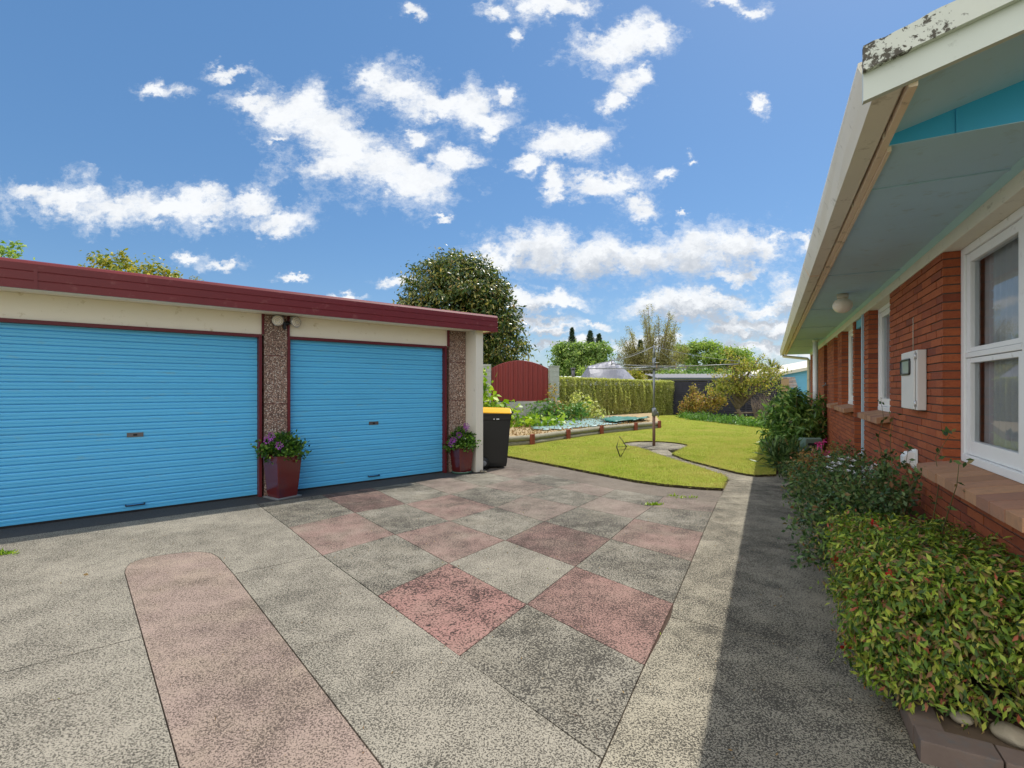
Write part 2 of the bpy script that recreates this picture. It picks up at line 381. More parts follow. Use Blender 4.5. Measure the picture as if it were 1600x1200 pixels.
# ------------------------------------------------------------------ foliage
def leafobj(name, P, L, mat, parent=None, aspect=.45, up=.25, N=None, spread=.9, fold=.25, droop=0.0, flat=False):
    """one mesh of leaf-shaped quads at points P with lengths L; N optional outward normals"""
    n = len(P); P = np.asarray(P, float); L = np.broadcast_to(np.asarray(L, float), (n,))
    A = RNG.normal(size=(n, 3))
    if N is not None: A = A*spread+np.asarray(N)*1.1
    A[:, 2] += up-droop
    A /= np.linalg.norm(A, axis=1)[:, None]
    B = RNG.normal(size=(n, 3)); B = np.cross(A, B); B /= np.linalg.norm(B, axis=1)[:, None]
    if N is not None and flat:
        Q = np.asarray(N)/(np.linalg.norm(N, axis=1)[:, None]+1e-6)+RNG.normal(size=(n, 3))*.45
        T = RNG.normal(size=(n, 3)); T[:, 2] -= .9+droop
        A = T-Q*(np.sum(T*Q, 1)/np.sum(Q*Q, 1))[:, None]+Q*.25; A /= np.linalg.norm(A, axis=1)[:, None]
        B = np.cross(Q, A); B /= np.linalg.norm(B, axis=1)[:, None]
    C = np.cross(A, B)
    l = L[:, None]; w = l*aspect*.5
    v0 = P; v1 = P+A*l*.45+B*w+C*l*fold*.25; v2 = P+A*l; v3 = P+A*l*.45-B*w+C*l*fold*.25
    V = np.stack([v0, v1, v2, v3], 1).reshape(-1, 3)
    if parent: V = V-np.array(wloc(parent))
    me = bpy.data.meshes.new(name)
    me.vertices.add(4*n); me.vertices.foreach_set('co', V.astype(np.float32).ravel())
    # fold along the midrib: two triangles
    me.loops.add(6*n); me.polygons.add(2*n)
    b = np.arange(n)[:, None]*4
    idx = (b+np.array([0, 1, 2, 0, 2, 3])).ravel()
    me.loops.foreach_set('vertex_index', idx.astype(np.int32))
    me.polygons.foreach_set('loop_start', (np.arange(2*n)*3).astype(np.int32))
    me.materials.append(mat); me.update(calc_edges=True); me.validate()
    o = bpy.data.objects.new(name, me); COL.objects.link(o)
    if parent: o.parent = parent
    return o

def clumps(blobs, n_cl, n_leaf, rc, shell=.35):
    """points in clumps spread through the outer shell of a set of ellipsoids (cx,cy,cz,rx,ry,rz)"""
    vol = np.array([b[3]*b[4]+b[4]*b[5]+b[3]*b[5] for b in blobs]); vol = vol/vol.sum()
    Ps = []; Ns = []
    arr = np.array(blobs, float)
    k = RNG.choice(len(blobs), n_cl, p=vol)
    d = RNG.normal(size=(n_cl, 3)); d /= np.linalg.norm(d, axis=1)[:, None]
    rad = 1-shell*RNG.random(n_cl)**1.6
    c = arr[k, :3]+d*arr[k, 3:]*rad[:, None]
    lob = np.array([mnoise.noise(Vector(q)*(1.1/max(rc, .05))*.45) for q in c])
    c = c+d*arr[k, 3:]*(lob*.28)[:, None]
    rcs = rc*(.5+RNG.random(n_cl))
    off = RNG.normal(size=(n_cl, n_leaf, 3))*.5*rcs[:, None, None]
    off[:, :, 2] *= .7
    P = (c[:, None, :]+off).reshape(-1, 3)
    Nn = off/(np.linalg.norm(off, axis=2)[:, :, None]+1e-6)*.6+d[:, None, :]*.7
    return P, Nn.reshape(-1, 3)

def limbs(mb, base, top_pts, r0, trunk_h, wob=.06):
    bx, by, bz = base
    tp = [(bx+random.uniform(-wob, wob)*i, by+random.uniform(-wob, wob)*i, bz+trunk_h*i/4) for i in range(5)]
    mb.tube(tp, [r0*(1-.1*i) for i in range(5)], 8)
    e = Vector(tp[-1])
    for q in top_pts:
        q = Vector(q); s_ = Vector(tp[random.choice([2, 3, 4])])
        mid = s_.lerp(q, .5)+Vector((random.uniform(-1, 1), random.uniform(-1, 1), .4))*(q-s_).length*.1
        mb.tube([tuple(s_), tuple(mid), tuple(q)], [r0*.5, r0*.3, r0*.1], 6)

def tree(name, x, y, blobs, mat, label, cat='tree', ncl=300, nl=60, rc=.5, leaf=.2, trunk_h=2, r0=.2, z0=0, group=None, aspect=.5, shell=.4, droop=0, up=.2):
    """blobs given relative to (x, y, z0)"""
    e = empty(name, (x, y, z0), label, cat, group)
    B = [(x+b[0], y+b[1], z0+b[2], b[3], b[4], b[5]) for b in blobs]
    mb = MB(); limbs(mb, (x, y, z0), [(b[0]+random.uniform(-.4,.4)*b[3], b[1], b[2]+random.uniform(0, .5)*b[5]) for b in B for _ in range(3)], r0, trunk_h)
    mb.build('trunk', M['bark'], e)
    P, N = clumps(B, ncl, nl, rc, shell)
    leafobj('crown', P, leaf*(.6+.8*RNG.random(len(P))), mat, e, aspect, up, N, droop=droop, flat=True)
    return e

def inset(poly, d=.005):
    P_ = [p for k, p in enumerate(poly) if math.hypot(p[0]-poly[k-1][0], p[1]-poly[k-1][1]) > .004]
    n = len(P_); area = sum(P_[k-1][0]*P_[k][1]-P_[k][0]*P_[k-1][1] for k in range(n)); s = 1 if area > 0 else -1
    out = []
    for k in range(n):
        a, b, c = Vector(P_[k-1]), Vector(P_[k]), Vector(P_[(k+1) % n])
        e1 = (b-a).normalized(); e2 = (c-b).normalized()
        n1 = Vector((-e1.y, e1.x))*s; n2 = Vector((-e2.y, e2.x))*s
        m = n1+n2
        m = m/max(m.dot(n1), .35) if m.length > 1e-5 else n1
        q = b+m*d; out.append((q.x, q.y))
    return out
def ext(a, b, L):
    """point L metres beyond b on the line from a"""
    v = Vector((b[0]-a[0], b[1]-a[1])).normalized(); return (b[0]+v.x*L, b[1]+v.y*L)
def isect(p, q, a, b):
    d1 = (q[0]-p[0], q[1]-p[1]); d2 = (b[0]-a[0], b[1]-a[1])
    den = d1[0]*d2[1]-d1[1]*d2[0]
    t = ((a[0]-p[0])*d2[1]-(a[1]-p[1])*d2[0])/den
    return (p[0]+d1[0]*t, p[1]+d1[1]*t)
def inpoly(X, Y, poly):
    ins = np.zeros(len(X), bool); n = len(poly)
    for i in range(n):
        x1, y1 = poly[i]; x2, y2 = poly[(i+1) % n]
        if y1 == y2: continue
        c = ((y1 > Y) != (y2 > Y)) & (X < (x2-x1)*(Y-y1)/(y2-y1)+x1)
        ins ^= c
    return ins
EXPO, SUNE, SKYV, FILL_BANK = 0.27, 4.1, 0.75, 11.5
# ================================================================== CAMERA, LIGHT, SKY
cam = bpy.data.cameras.new('camera'); co = bpy.data.objects.new('camera', cam); COL.objects.link(co)
cam.sensor_width = 36; cam.lens = F/1600*36; cam.shift_y = 6/1600; cam.clip_end = 2000; cam.clip_start = .05
co.location = (0, 0, H); co.rotation_euler = (math.radians(90), 0, 0); scene.camera = co

SUNV = Vector((.491, .511, 1.0)).normalized()           # towards the sun: ahead and to the right
sun = bpy.data.lights.new('sun', 'SUN'); so = bpy.data.objects.new('sun', sun); COL.objects.link(so)
sun.energy = SUNE; sun.angle = math.radians(.53); sun.color = (1, .955, .88)
so.location = (5, 5, 20); so.rotation_euler = SUNV.to_track_quat('Z', 'Y').to_euler()

w = bpy.data.worlds.new('World'); scene.world = w; w.use_nodes = True
nt = w.node_tree; wn = nt.nodes; wl = nt.links; wn.clear()
def W(typ, **kw):
    n = wn.new(typ)
    for k, v in kw.items(): setattr(n, k, v)
    return n
def wset(n, i, v):
    if hasattr(v, 'is_linked'): wl.new(v, n.inputs[i])
    else: n.inputs[i].default_value = v
def wm(op, a, b=0, c=0, clamp=False):
    n = W('ShaderNodeMath', operation=op, use_clamp=clamp)
    wset(n, 0, a); wset(n, 1, b); wset(n, 2, c); return n.outputs[0]
sky = W('ShaderNodeTexSky', sky_type='NISHITA'); sky.sun_disc = False
sky.sun_elevation = math.asin(SUNV.z); sky.sun_rotation = math.atan2(SUNV.x, SUNV.y)
sky.altitude = 0; sky.air_density = 1.0; sky.dust_density = .4; sky.ozone_density = 1.5
hs = W('ShaderNodeHueSaturation'); hs.inputs['Saturation'].default_value = 1.28; hs.inputs['Value'].default_value = SKYV
wl.new(sky.outputs[0], hs.inputs['Color'])

# cumulus by direction: (azimuth tangent, elevation tangent, half width, half height)
CL = [(55,296,60,18),(110,306,70,26),(175,325,95,27),(260,328,80,24),(322,322,55,28),(395,320,40,20),(432,342,45,20),
 (250,141,36,13),(345,113,26,10),(360,115,30,10),
 (400,160,45,16),(462,172,78,36),(505,205,70,44),(545,232,60,34),(520,262,75,34),(600,262,78,38),(655,278,66,38),(715,250,42,18),(648,214,22,13),(438,218,20,8),
 (585,120,32,28),(620,145,55,30),(675,165,65,26),(740,170,58,36),(765,190,34,20),(790,145,16,20),
 (945,75,48,30),(990,65,52,34),(1025,50,24,24),(978,132,36,24),(958,160,26,20),(1005,120,18,14),
 (880,232,58,30),(905,220,50,24),(830,256,40,12),(865,285,20,24),(930,290,62,20),(975,282,36,22),(1005,320,30,18),
 (770,398,55,22),(850,392,85,34),(930,398,70,36),(1000,400,80,36),(1080,395,80,38),(1160,385,58,34),(1200,385,28,26),(1135,432,52,13),(1175,424,30,14),
 (645,28,18,14),(860,8,60,24),(900,12,30,16),(806,62,14,14),(782,15,20,14),(1130,2,32,14),(1175,18,22,12),
 (620,432,34,10),(540,458,28,7),(457,432,24,6),(347,407,32,12),(284,400,24,8),
 (860,466,70,16),(820,470,50,20),(855,515,50,9),(830,500,60,12),(1040,478,80,22),(1110,475,90,26),(1190,475,60,14),(1160,505,90,18),(1210,515,40,24),(1235,460,40,24),(1255,385,30,12),(1070,490,90,16),
 (1190,545,80,14),(1000,540,90,14),(880,540,70,10),(1240,550,80,16),(1450,420,160,60),
 (-200,330,160,50),(690,335,14,6),(1038,278,14,12),(1072,335,12,6),(1070,248,10,8),(1180,175,14,16),(1150,520,60,14),(930,505,40,8)]
def cloud_group(name, CL):
    gr = bpy.data.node_groups.new(name, 'ShaderNodeTree')
    gr.interface.new_socket('P', in_out='INPUT', socket_type='NodeSocketVector')
    gr.interface.new_socket('D', in_out='OUTPUT', socket_type='NodeSocketFloat')
    gi = gr.nodes.new('NodeGroupInput'); go = gr.nodes.new('NodeGroupOutput')
    acc = None
    for (px, py, rx, ry) in CL:
        cxn = (px-CX)/F; cyn = (HY-py)/F; ix = F/(rx*1.13); iy = F/(ry*1.16)
        m = gr.nodes.new('ShaderNodeVectorMath'); m.operation = 'MULTIPLY_ADD'
        gr.links.new(gi.outputs[0], m.inputs[0]); m.inputs[1].default_value = (ix, iy, 0); m.inputs[2].default_value = (-cxn*ix, -cyn*iy, 0)
        l = gr.nodes.new('ShaderNodeVectorMath'); l.operation = 'LENGTH'; gr.links.new(m.outputs[0], l.inputs[0])
        if acc is None: acc = l.outputs['Value']
        else:
            q = gr.nodes.new('ShaderNodeMath'); q.operation = 'SMOOTH_MIN'; q.inputs[2].default_value = .35
            gr.links.new(acc, q.inputs[0]); gr.links.new(l.outputs['Value'], q.inputs[1]); acc = q.outputs[0]
    q = gr.nodes.new('ShaderNodeMath'); q.operation = 'SUBTRACT'; q.inputs[0].default_value = 1; gr.links.new(acc, q.inputs[1])
    gr.links.new(q.outputs[0], go.inputs[0])
    return gr
GR_ALL = cloud_group('cloud_field', CL)
GR_LOW = cloud_group('cloud_field_low', [c_ for c_ in CL if c_[1] > 370 and c_[2] > 38])

tc = W('ShaderNodeTexCoord'); sp = W('ShaderNodeSeparateXYZ'); wl.new(tc.outputs['Generated'], sp.inputs[0])
ya = wm('MAXIMUM', wm('ABSOLUTE', sp.outputs[1]), .02)
cb = W('ShaderNodeCombineXYZ'); wl.new(wm('DIVIDE', sp.outputs[0], ya), cb.inputs[0]); wl.new(wm('DIVIDE', sp.outputs[2], ya), cb.inputs[1])
P0 = cb.outputs[0]
def wnoise(vec, scale, detail, rough=.55, out='Fac', dist=0, stretch=(1, 1.35, 1)):
    mp = W('ShaderNodeMapping'); mp.inputs['Scale'].default_value = stretch; wl.new(vec, mp.inputs['Vector'])
    n = W('ShaderNodeTexNoise'); n.inputs['Scale'].default_value = scale; n.inputs['Detail'].default_value = detail
    n.inputs['Roughness'].default_value = rough; n.inputs['Distortion'].default_value = dist
    wl.new(mp.outputs[0], n.inputs['Vector']); return n.outputs[out]
def vmath(op, a, b=(0,0,0), s=None):
    n = W('ShaderNodeVectorMath', operation=op); wset(n, 0, a); wset(n, 1, b)
    if s is not None: n.inputs['Scale'].default_value = s
    return n.outputs[0]
wc = wnoise(P0, 9, 3, .6, 'Color')
warp = vmath('SCALE', vmath('SUBTRACT', wc, (.5, .5, .5)), s=.10)
P1 = vmath('ADD', vmath('ADD', P0, warp), vmath('SCALE', vmath('SUBTRACT', wnoise(P0, 42, 3, .7, 'Color'), (.5, .5, .5)), s=.045))
def field(vec, grp=None):
    g = W('ShaderNodeGroup'); g.node_tree = grp or GR_ALL; wl.new(vec, g.inputs[0]); return g.outputs[0]
d0 = field(P1); nz = wnoise(P1, 13, 5, .62); nb = wnoise(P0, 40, 5, .74)
edge = wm('ADD', d0, wm('ADD', wm('MULTIPLY', wm('SUBTRACT', nz, .5), 1.15), wm('MULTIPLY', wm('SUBTRACT', nb, .5), 1.0)))
al = W('ShaderNodeMapRange', interpolation_type='SMOOTHSTEP'); wset(al, 0, edge)
al.inputs[1].default_value = -.06; al.inputs[2].default_value = .74
veil = W('ShaderNodeMapRange', interpolation_type='SMOOTHSTEP'); wset(veil, 0, wm('ADD', d0, wm('ADD', wm('MULTIPLY', wm('SUBTRACT', nz, .5), 2.8), wm('MULTIPLY', wm('SUBTRACT', nb, .5), 1.4))))
veil.inputs[1].default_value = -.35; veil.inputs[2].default_value = .8; veil.inputs[4].default_value = .5
ALPHA = wm('MAXIMUM', al.outputs[0], veil.outputs[0])
# how much cloud lies above each point: grey bases
up = vmath('ADD', P1, (-.004, .030, 0)); d1 = field(up, GR_LOW)
shade = wm('MULTIPLY', wm('ADD', d1, wm('MULTIPLY', wm('SUBTRACT', wnoise(up, 20, 4, .6), .5), 1.7)), 1.0)
sr = W('ShaderNodeMapRange', interpolation_type='SMOOTHSTEP'); wset(sr, 0, shade)
sr.inputs[1].default_value = .05; sr.inputs[2].default_value = .9
# bases are greyer low in the sky, where we look at them edge on
low = W('ShaderNodeMapRange'); wl.new(wm('DIVIDE', sp.outputs[2], ya), low.inputs[0])
low.inputs[1].default_value = .16; low.inputs[2].default_value = .34; low.inputs[3].default_value = 1; low.inputs[4].default_value = .28
cc = W('ShaderNodeMix', data_type='RGBA'); wl.new(wm('ADD', wm('MULTIPLY', sr.outputs[0], low.outputs[0]), wm('ADD', wm('MULTIPLY', wm('SUBTRACT', nb, .46), .6), wm('MULTIPLY', wm('SUBTRACT', .55, nz), .9)), clamp=True), cc.inputs[0])
CLOUDK = 7.3
cc.inputs[6].default_value = (.93*CLOUDK, .95*CLOUDK, .97*CLOUDK, 1); cc.inputs[7].default_value = (.50*CLOUDK, .54*CLOUDK, .60*CLOUDK, 1)
# thin bright veil near the horizon
skm = W('ShaderNodeMix', data_type='RGBA'); skm.inputs[0].default_value = .38
wl.new(hs.outputs[0], skm.inputs[6]); skm.inputs[7].default_value = (1.45, 2.95, 5.6, 1)
mixw = W('ShaderNodeMix', data_type='RGBA')
hz = W('ShaderNodeMapRange'); wl.new(sp.outputs[2], hz.inputs[0]); hz.inputs[1].default_value = -.02; hz.inputs[2].default_value = .02
wl.new(wm('MULTIPLY', wm('MULTIPLY', ALPHA, .97), hz.outputs[0]), mixw.inputs[0]); wl.new(skm.outputs[2], mixw.inputs[6]); wl.new(cc.outputs[2], mixw.inputs[7])
# added bright cloud bank, unseen behind the camera, to fill the shaded fronts
bkn = wnoise(tc.outputs['Generated'], 3.0, 3, .6, stretch=(1, 1, 1.6))
bk = W('ShaderNodeMapRange', interpolation_type='SMOOTHSTEP'); wset(bk, 0, wm('ADD', wm('MULTIPLY', sp.outputs[0], .66), wm('MULTIPLY', sp.outputs[1], .75))); bk.inputs[1].default_value = .0; bk.inputs[2].default_value = -.28
bkc = W('ShaderNodeMapRange', interpolation_type='SMOOTHSTEP'); wset(bkc, 0, bkn); bkc.inputs[1].default_value = .30; bkc.inputs[2].default_value = .48
mixb = W('ShaderNodeMix', data_type='RGBA'); wl.new(wm('MULTIPLY', wm('MULTIPLY', bk.outputs[0], bkc.outputs[0]), hz.outputs[0]), mixb.inputs[0])
wl.new(mixw.outputs[2], mixb.inputs[6]); mixb.inputs[7].default_value = (FILL_BANK*.97, FILL_BANK*.97, FILL_BANK*.97, 1)
bg = W('ShaderNodeBackground'); bg.inputs[1].default_value = .12; wl.new(mixb.outputs[2], bg.inputs[0])
wo = W('ShaderNodeOutputWorld'); wl.new(bg.outputs[0], wo.inputs[0])
w.cycles.sampling_method = 'MANUAL'; w.cycles.sample_map_resolution = 512

scene.view_settings.view_transform = 'Standard'; scene.view_settings.look = 'None'
scene.view_settings.exposure = EXPO; scene.view_settings.gamma = 1
scene.cycles.use_denoising = True
scene.cycles.max_bounces = 6; scene.cycles.diffuse_bounces = 3; scene.cycles.glossy_bounces = 3; scene.cycles.transmission_bounces = 3; scene.cycles.transparent_max_bounces = 10
scene.cycles.use_adaptive_sampling = True; scene.cycles.adaptive_threshold = .015
scene.cycles.caustics_reflective = False; scene.cycles.caustics_refractive = False

# ================================================================== GROUND
mb = MB(); S = 400
mb.add([(-S,-S,-.06),(S,-S,-.06),(S,S,-.06),(-S,S,-.06)], [(0,1,2,3)])
prop(mb.build('ground', M['field'], recalc=False), kind='structure')

# ---- driveway: dark joint bed with slabs standing 15 mm out of it
drive = empty('driveway', (0, 0, 0), kind='structure')
mb = MB(); mb.prism([GF(-9, -.3, 0)[:2], GF(.6, -.3, 0)[:2], GF(.6, -1.5, 0)[:2], (0.2, 10.9), (2.7, 9.0), (4.2, 8.4), HF(9.6, -.2, 0)[:2], HF(9.6, .94, 0)[:2], HF(-3, .94, 0)[:2], (-2, -5), (-9, -5)], -.05, -.012)
mb.build('joint_bed', M['joint'], drive)
def slab(poly, mat, gap=.006, lip=0):
    m = MB(); m.prism(inset(poly, gap*.75), -.02, 0+lip); return m.build('slab', M[mat], drive, bevel=.002)
def g(*p): return G(*p)
ap0, ap1 = GF(-9, .42, 0)[:2], GF(2, .42, 0)[:2]
Agrid = {
 1: [(451,824),(503.8,867.5),(590,931),(717.5,1025),(942,1186)],
 2: [(555,801),(617.5,835),(701,880),(823,944),(1007,1039)],
 3: [(634,787.5),(702.5,814),(789,844),(899,885),(1052,942.7)],
 4: [(703.8,772.5),(775,792.5),(850.4,814.8),(954,842),(1080.5,876.6)],
 5: [(754,759.5),(820,774.5),(903.6,791.8),(991,810.4),(1099,832)],
 6: [(805,748.5),(868,761),(938,776),(1018.6,791.8),(1113.5,800)],
 7: [(850,740.5),(908,754),(962,764.5),(1037,776),(1120.7,784.6)]}
GR = {i: [g(*p) for p in row] for i, row in Agrid.items()}
dirs = {1: g(410,793.8), 2: g(517.5,781), 3: g(589,766), 4: g(652.5,755), 5: g(704,746.5), 6: g(757,737), 7: g(796,730)}
for i in GR:
    e = isect(GR[i][0], dirs[i], ap0, ap1)
    if i >= 6: e = dirs[i]
    GR[i] = [e]+GR[i]
pal = {'r': ['pink_b', 'pink', 'pink', 'pink_d'], 'g': ['conc', 'conc_d', 'conc', 'conc_d']}
pal['r'] = ['pink_f', 'pink', 'pink_f', 'pink_d']
spec_t = {(1,3): 'pink_b', (2,4): 'pink_e', (1,1): 'pink', (2,2): 'pink', (3,3): 'pink_d', (4,4): 'pink', (2,0): 'pink_d', (3,1): 'pink', (1,4): 'conc_d', (3,4): 'conc_d', (2,3): 'conc'}
for i in range(1, 7):
    for j in range(0, 5):
        q = [GR[i][j], GR[i+1][j], GR[i+1][j+1], GR[i][j+1]]
        key = 'r' if (i+(j-1)) % 2 else 'g'
        slab(q, spec_t.get((i, j), pal[key][(i*3+j) % 4]), .004)
# triangle south of the last row of tiles, between the long joint and the path strip
P = g
A1far = GR[1][5]
# strip between the long joint and the pink strip
Rt = P(365,897); Rb = P(598.7,1200)
bE = ext(P(1119,787), A1far, 3.5); tipR = isect(A1far, bE, Rt, Rb)
slab([Rt, GR[1][2], GR[1][3], A1far, tipR], 'conc')
# rounded pink strip
Lt = P(195,895); Lb = P(280,1197)
top = [P(196,889), P(201,882), P(213,876), P(235,870), P(262,866), P(290,863), P(312,862), P(330,864), P(341,870), P(351,881)]
tipL = isect(A1far, bE, Lt, Lb)
slab([tipL, Lt]+top+[Rt, tipR], 'pink_strip', .003)
# large grey slab wrapped round it, split once by a construction joint
ja, jb = P(0,960), P(228,1015)
e1 = isect(GR[1][1], GR[1][0], ap0, ap1)
lf = ext(ap1, ap0, 0)
def lerp(a, b, t): return (a[0]+(b[0]-a[0])*t, a[1]+(b[1]-a[1])*t)
j2 = lerp(Lt, Lb, .5)
jl = ext((j2[0]+GG[0], j2[1]+GG[1]), j2, 6)
slab([lf, e1, GR[1][1], GR[1][2], Rt]+top[::-1]+[Lt, j2, jl], 'conc', .004)
slab([jl, j2, tipL, bE, (-3.2, -4), (-9, -4)], 'conc', .004)
# path strip beside the house
b0, b1 = P(942,1184), P(1120.7,784.6)
dL = lambda p: p[0]*R_[0]+p[1]*R_[1]
tL = lambda p: p[0]*U[0]+p[1]*U[1]
pj = P(1047.4,964); edge_d = .50
t1 = tL(pj); t2 = tL(b1)
rowR = [GR[i][5] for i in range(1, 8)]
slab([ext(P(1119,787), A1far, 3.5), rowR[0], rowR[1], pj, HF(t1-.05, edge_d, 0)[:2], HF(2.36, edge_d, 0)[:2], HF(2.36, .95, 0)[:2], HF(-2, .95, 0)[:2]], 'conc_warm', .004)
slab([pj]+rowR[2:]+[HF(t2, edge_d, 0)[:2], HF(t1-.05, edge_d, 0)[:2]], 'conc_warm', .004)
slab([HF(t2, edge_d, 0)[:2], b1, P(1129,767.5), P(1139,750), HF(9.1, -.05, 0)[:2], HF(9.1, edge_d, 0)[:2]], 'conc_warm', .004)
# brownish band that edges the lawn
nl = [(780,711),(790,714),(863,728),(941,743.5),(993,753.6),(1039,760),(1096,765),(1129,766.5)]
band = [GR[7][1], GR[7][2], GR[7][3], GR[7][4], b1]+[P(*q) for q in [(1135,752)]+nl[::-1]]+[(-.6, 10.6), GF(.53, -1.2, 0)[:2], GF(.53, .1, 0)[:2]]
slab([GR[6][0], GR[7][0], GR[7][1], GR[7][2], GR[7][3], GR[7][4], GR[7][5]]+[P(1131,768)]+[P(q[0], q[1]+.6) for q in nl[::-1]]+[(-.9, 10.3), GF(.53, -1.4, 0)[:2], GF(.53, .36, 0)[:2], GF(.40,.42,0)[:2]], 'conc_brown', .0)
# smooth apron along the garage doors
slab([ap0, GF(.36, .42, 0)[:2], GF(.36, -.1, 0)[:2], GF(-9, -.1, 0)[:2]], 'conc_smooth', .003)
# hairline cracks
def crack(pts, w=.004):
    m = MB(); Q = []
    for p, q in zip(pts[:-1], pts[1:]):
        for i in range(8): Q.append((p[0]+(q[0]-p[0])*i/8+random.gauss(0,.006), p[1]+(q[1]-p[1])*i/8+random.gauss(0,.006)))
    Q.append(pts[-1]); n = len(Q)
    vs = []
    for i, q in enumerate(Q):
        d = Vector(Q[min(i+1, n-1)])-Vector(Q[max(i-1, 0)]); d = Vector((-d.y, d.x)).normalized()*w*.5*random.uniform(.3, 1.2)*(1-abs(i/(n-1)-.5)*1.4)
        vs += [(q[0]+d.x, q[1]+d.y, .0015), (q[0]-d.x, q[1]-d.y, .0015)]
    m.add(vs, [(2*i, 2*i+1, 2*i+3, 2*i+2) for i in range(n-1)]); m.build('crack', M['joint'], drive, recalc=False)
crack([P(452,1022), P(478,1010), P(508,1004), P(545,1001)]); crack([P(868,1090), P(885,1112), P(905,1120), P(940,1160)], .005); crack([P(20,1116), P(70,1098), P(120,1086), P(150,1082)])
crack([P(0,905), P(60,895), P(140,905), P(192,898)], .003)
# lawn path and the round pad under the clothes line
mb = MB(); mb.prism([P(*q) for q in [(1000,705),(1030,714),(1060,722),(1095,733),(1132,745),(1150,760),(1185,760),(1188,744),(1151,739),(1120,731),(1085,722),(1055,712),(1042,702)]], -.05, .002)
pc = P(1023.5, 696.5)
mb.prism([(pc[0]+.78*math.cos(a*math.pi/14), pc[1]+.80*math.sin(a*math.pi/14)) for a in range(28)], -.05, .006)
prop(mb.build('path', M['conc_warm']), kind='structure')

# ---- lawn: a raised sheet with a cut edge
cir = []
for k in range(0, 22):
    a = math.radians(232-k*13.2)     # clockwise, over the far side
    cir.append((pc[0]+.76*math.cos(a), pc[1]+.78*math.sin(a)))
near = [(-.9, 10.0)]+[P(*q) for q in nl]
lawn_poly = near+[P(1136,750.7), P(1129,745), P(1090.5,732), P(1053,720.5), P(1027,712), P(1010,705.5)]+cir[1:20]+ \
  [P(1050,711.5), P(1073,720.5), P(1096,726.5), P(1125,734), P(1151,740.6), P(1168,743.6), P(1182.5,745.5), P(1212.7,744), HF(26.2, .10, 0)[:2], (8.4, 25.0), (7.1, 24.6), P(1024,652), P(1034,668.5),
   (4.95,16.85),(3.92,15.92),(2.6,14.68),(1.46,13.32),(.44,11.98),(-.15,11.58),(-1.75,10.1)]
mb = MB(); mb.prism(lawn_poly, -.05, .035, 0, 1)
prop(mb.build('lawn', [M['turf'], M['lawn_edge']], recalc=True), kind='structure')

def blades(name, poly, n, h0, h1, mat, zbase, bias=1.0, **kw):
    X = []; 
    xs = [p[0] for p in poly]; ys = [p[1] for p in poly]
    got = []; c = 0
    while c < n:
        x = RNG.uniform(min(xs), max(xs), n*2); y = RNG.uniform(min(ys), max(ys), n*2)
        k = inpoly(x, y, poly) & (RNG.random(n*2) < np.minimum(1, (10.5/np.maximum(y, 3))**bias))
        got.append(np.stack([x[k], y[k]], 1)); c += k.sum()
    Q = np.concatenate(got)[:n]
    hh = RNG.uniform(h0, h1, n); ang = RNG.uniform(0, 2*np.pi, n); wd = hh*.16
    lean = RNG.normal(size=(n, 2))*.45*hh[:, None]
    bx = np.cos(ang)*wd; by = np.sin(ang)*wd
    v0 = np.stack([Q[:,0]-bx, Q[:,1]-by, np.full(n, zbase)], 1); v1 = np.stack([Q[:,0]+bx, Q[:,1]+by, np.full(n, zbase)], 1)
    v2 = np.stack([Q[:,0]+lean[:,0], Q[:,1]+lean[:,1], zbase+hh], 1)
    V = np.stack([v0, v1, v2], 1).reshape(-1, 3)
    me = bpy.data.meshes.new(name); me.vertices.add(3*n); me.vertices.foreach_set('co', V.astype(np.float32).ravel())
    me.loops.add(3*n); me.polygons.add(n); me.loops.foreach_set('vertex_index', np.arange(3*n, dtype=np.int32)); me.polygons.foreach_set('loop_start', np.arange(0, 3*n, 3, dtype=np.int32))
    me.materials.append(mat); me.update(calc_edges=True)
    o = bpy.data.objects.new(name, me); COL.objects.link(o); return prop(o, **kw)
blades('grass', lawn_poly, 170000, .012, .03, M['blade'], .033, 1.6, kind='stuff', label='short mown bright green grass of the back lawn', cat='grass')
# ragged tufts overhanging the cut lawn edge
pts = []
ring = lawn_poly[:-8]
for a, b in zip(ring[:-1], ring[1:]):
    L = math.hypot(b[0]-a[0], b[1]-a[1])
    if L > 8: continue
    for _ in range(int(L*160)):
        t_ = random.random(); pts.append((a[0]+(b[0]-a[0])*t_+random.gauss(0,.012), a[1]+(b[1]-a[1])*t_+random.gauss(0,.012), .03))
o = leafobj('grass_edge', np.array(pts), RNG.uniform(.02, .055, len(pts)), M['blade'], None, .14, .5)
prop(o, 'ragged longer grass blades hanging over the cut lawn edge', 'grass', kind='stuff')

# soil of the garden bed along the house wall
mb = MB(); mb.prism([HF(2.5,.56,0)[:2], HF(9.0,.56,0)[:2], HF(9.0,.16,0)[:2], HF(26,.16,0)[:2], HF(26,1.6,0)[:2], HF(15.7,1.6,0)[:2], HF(15.5,1.0,0)[:2], HF(2.5,1.0,0)[:2]], -.05, .055)
prop(mb.build('garden_soil', M['soil']), kind='structure')
# raised bed
bedp = [(-.15,11.68),(.44,12.08),(1.46,13.42),(2.6,14.80),(3.92,16.02),(4.95,16.95),(5.2,17.4),(6.95,24.3),(8.3,25.9),(1.2,19.9),(-8,19.5),(-8,16),(-1.75,10.25)]
n = len(bedp)
mb = MB(); mb.prism(bedp, -.05, .2)
prop(mb.build('garden_bed_soil', M['drysoil']), kind='structure')

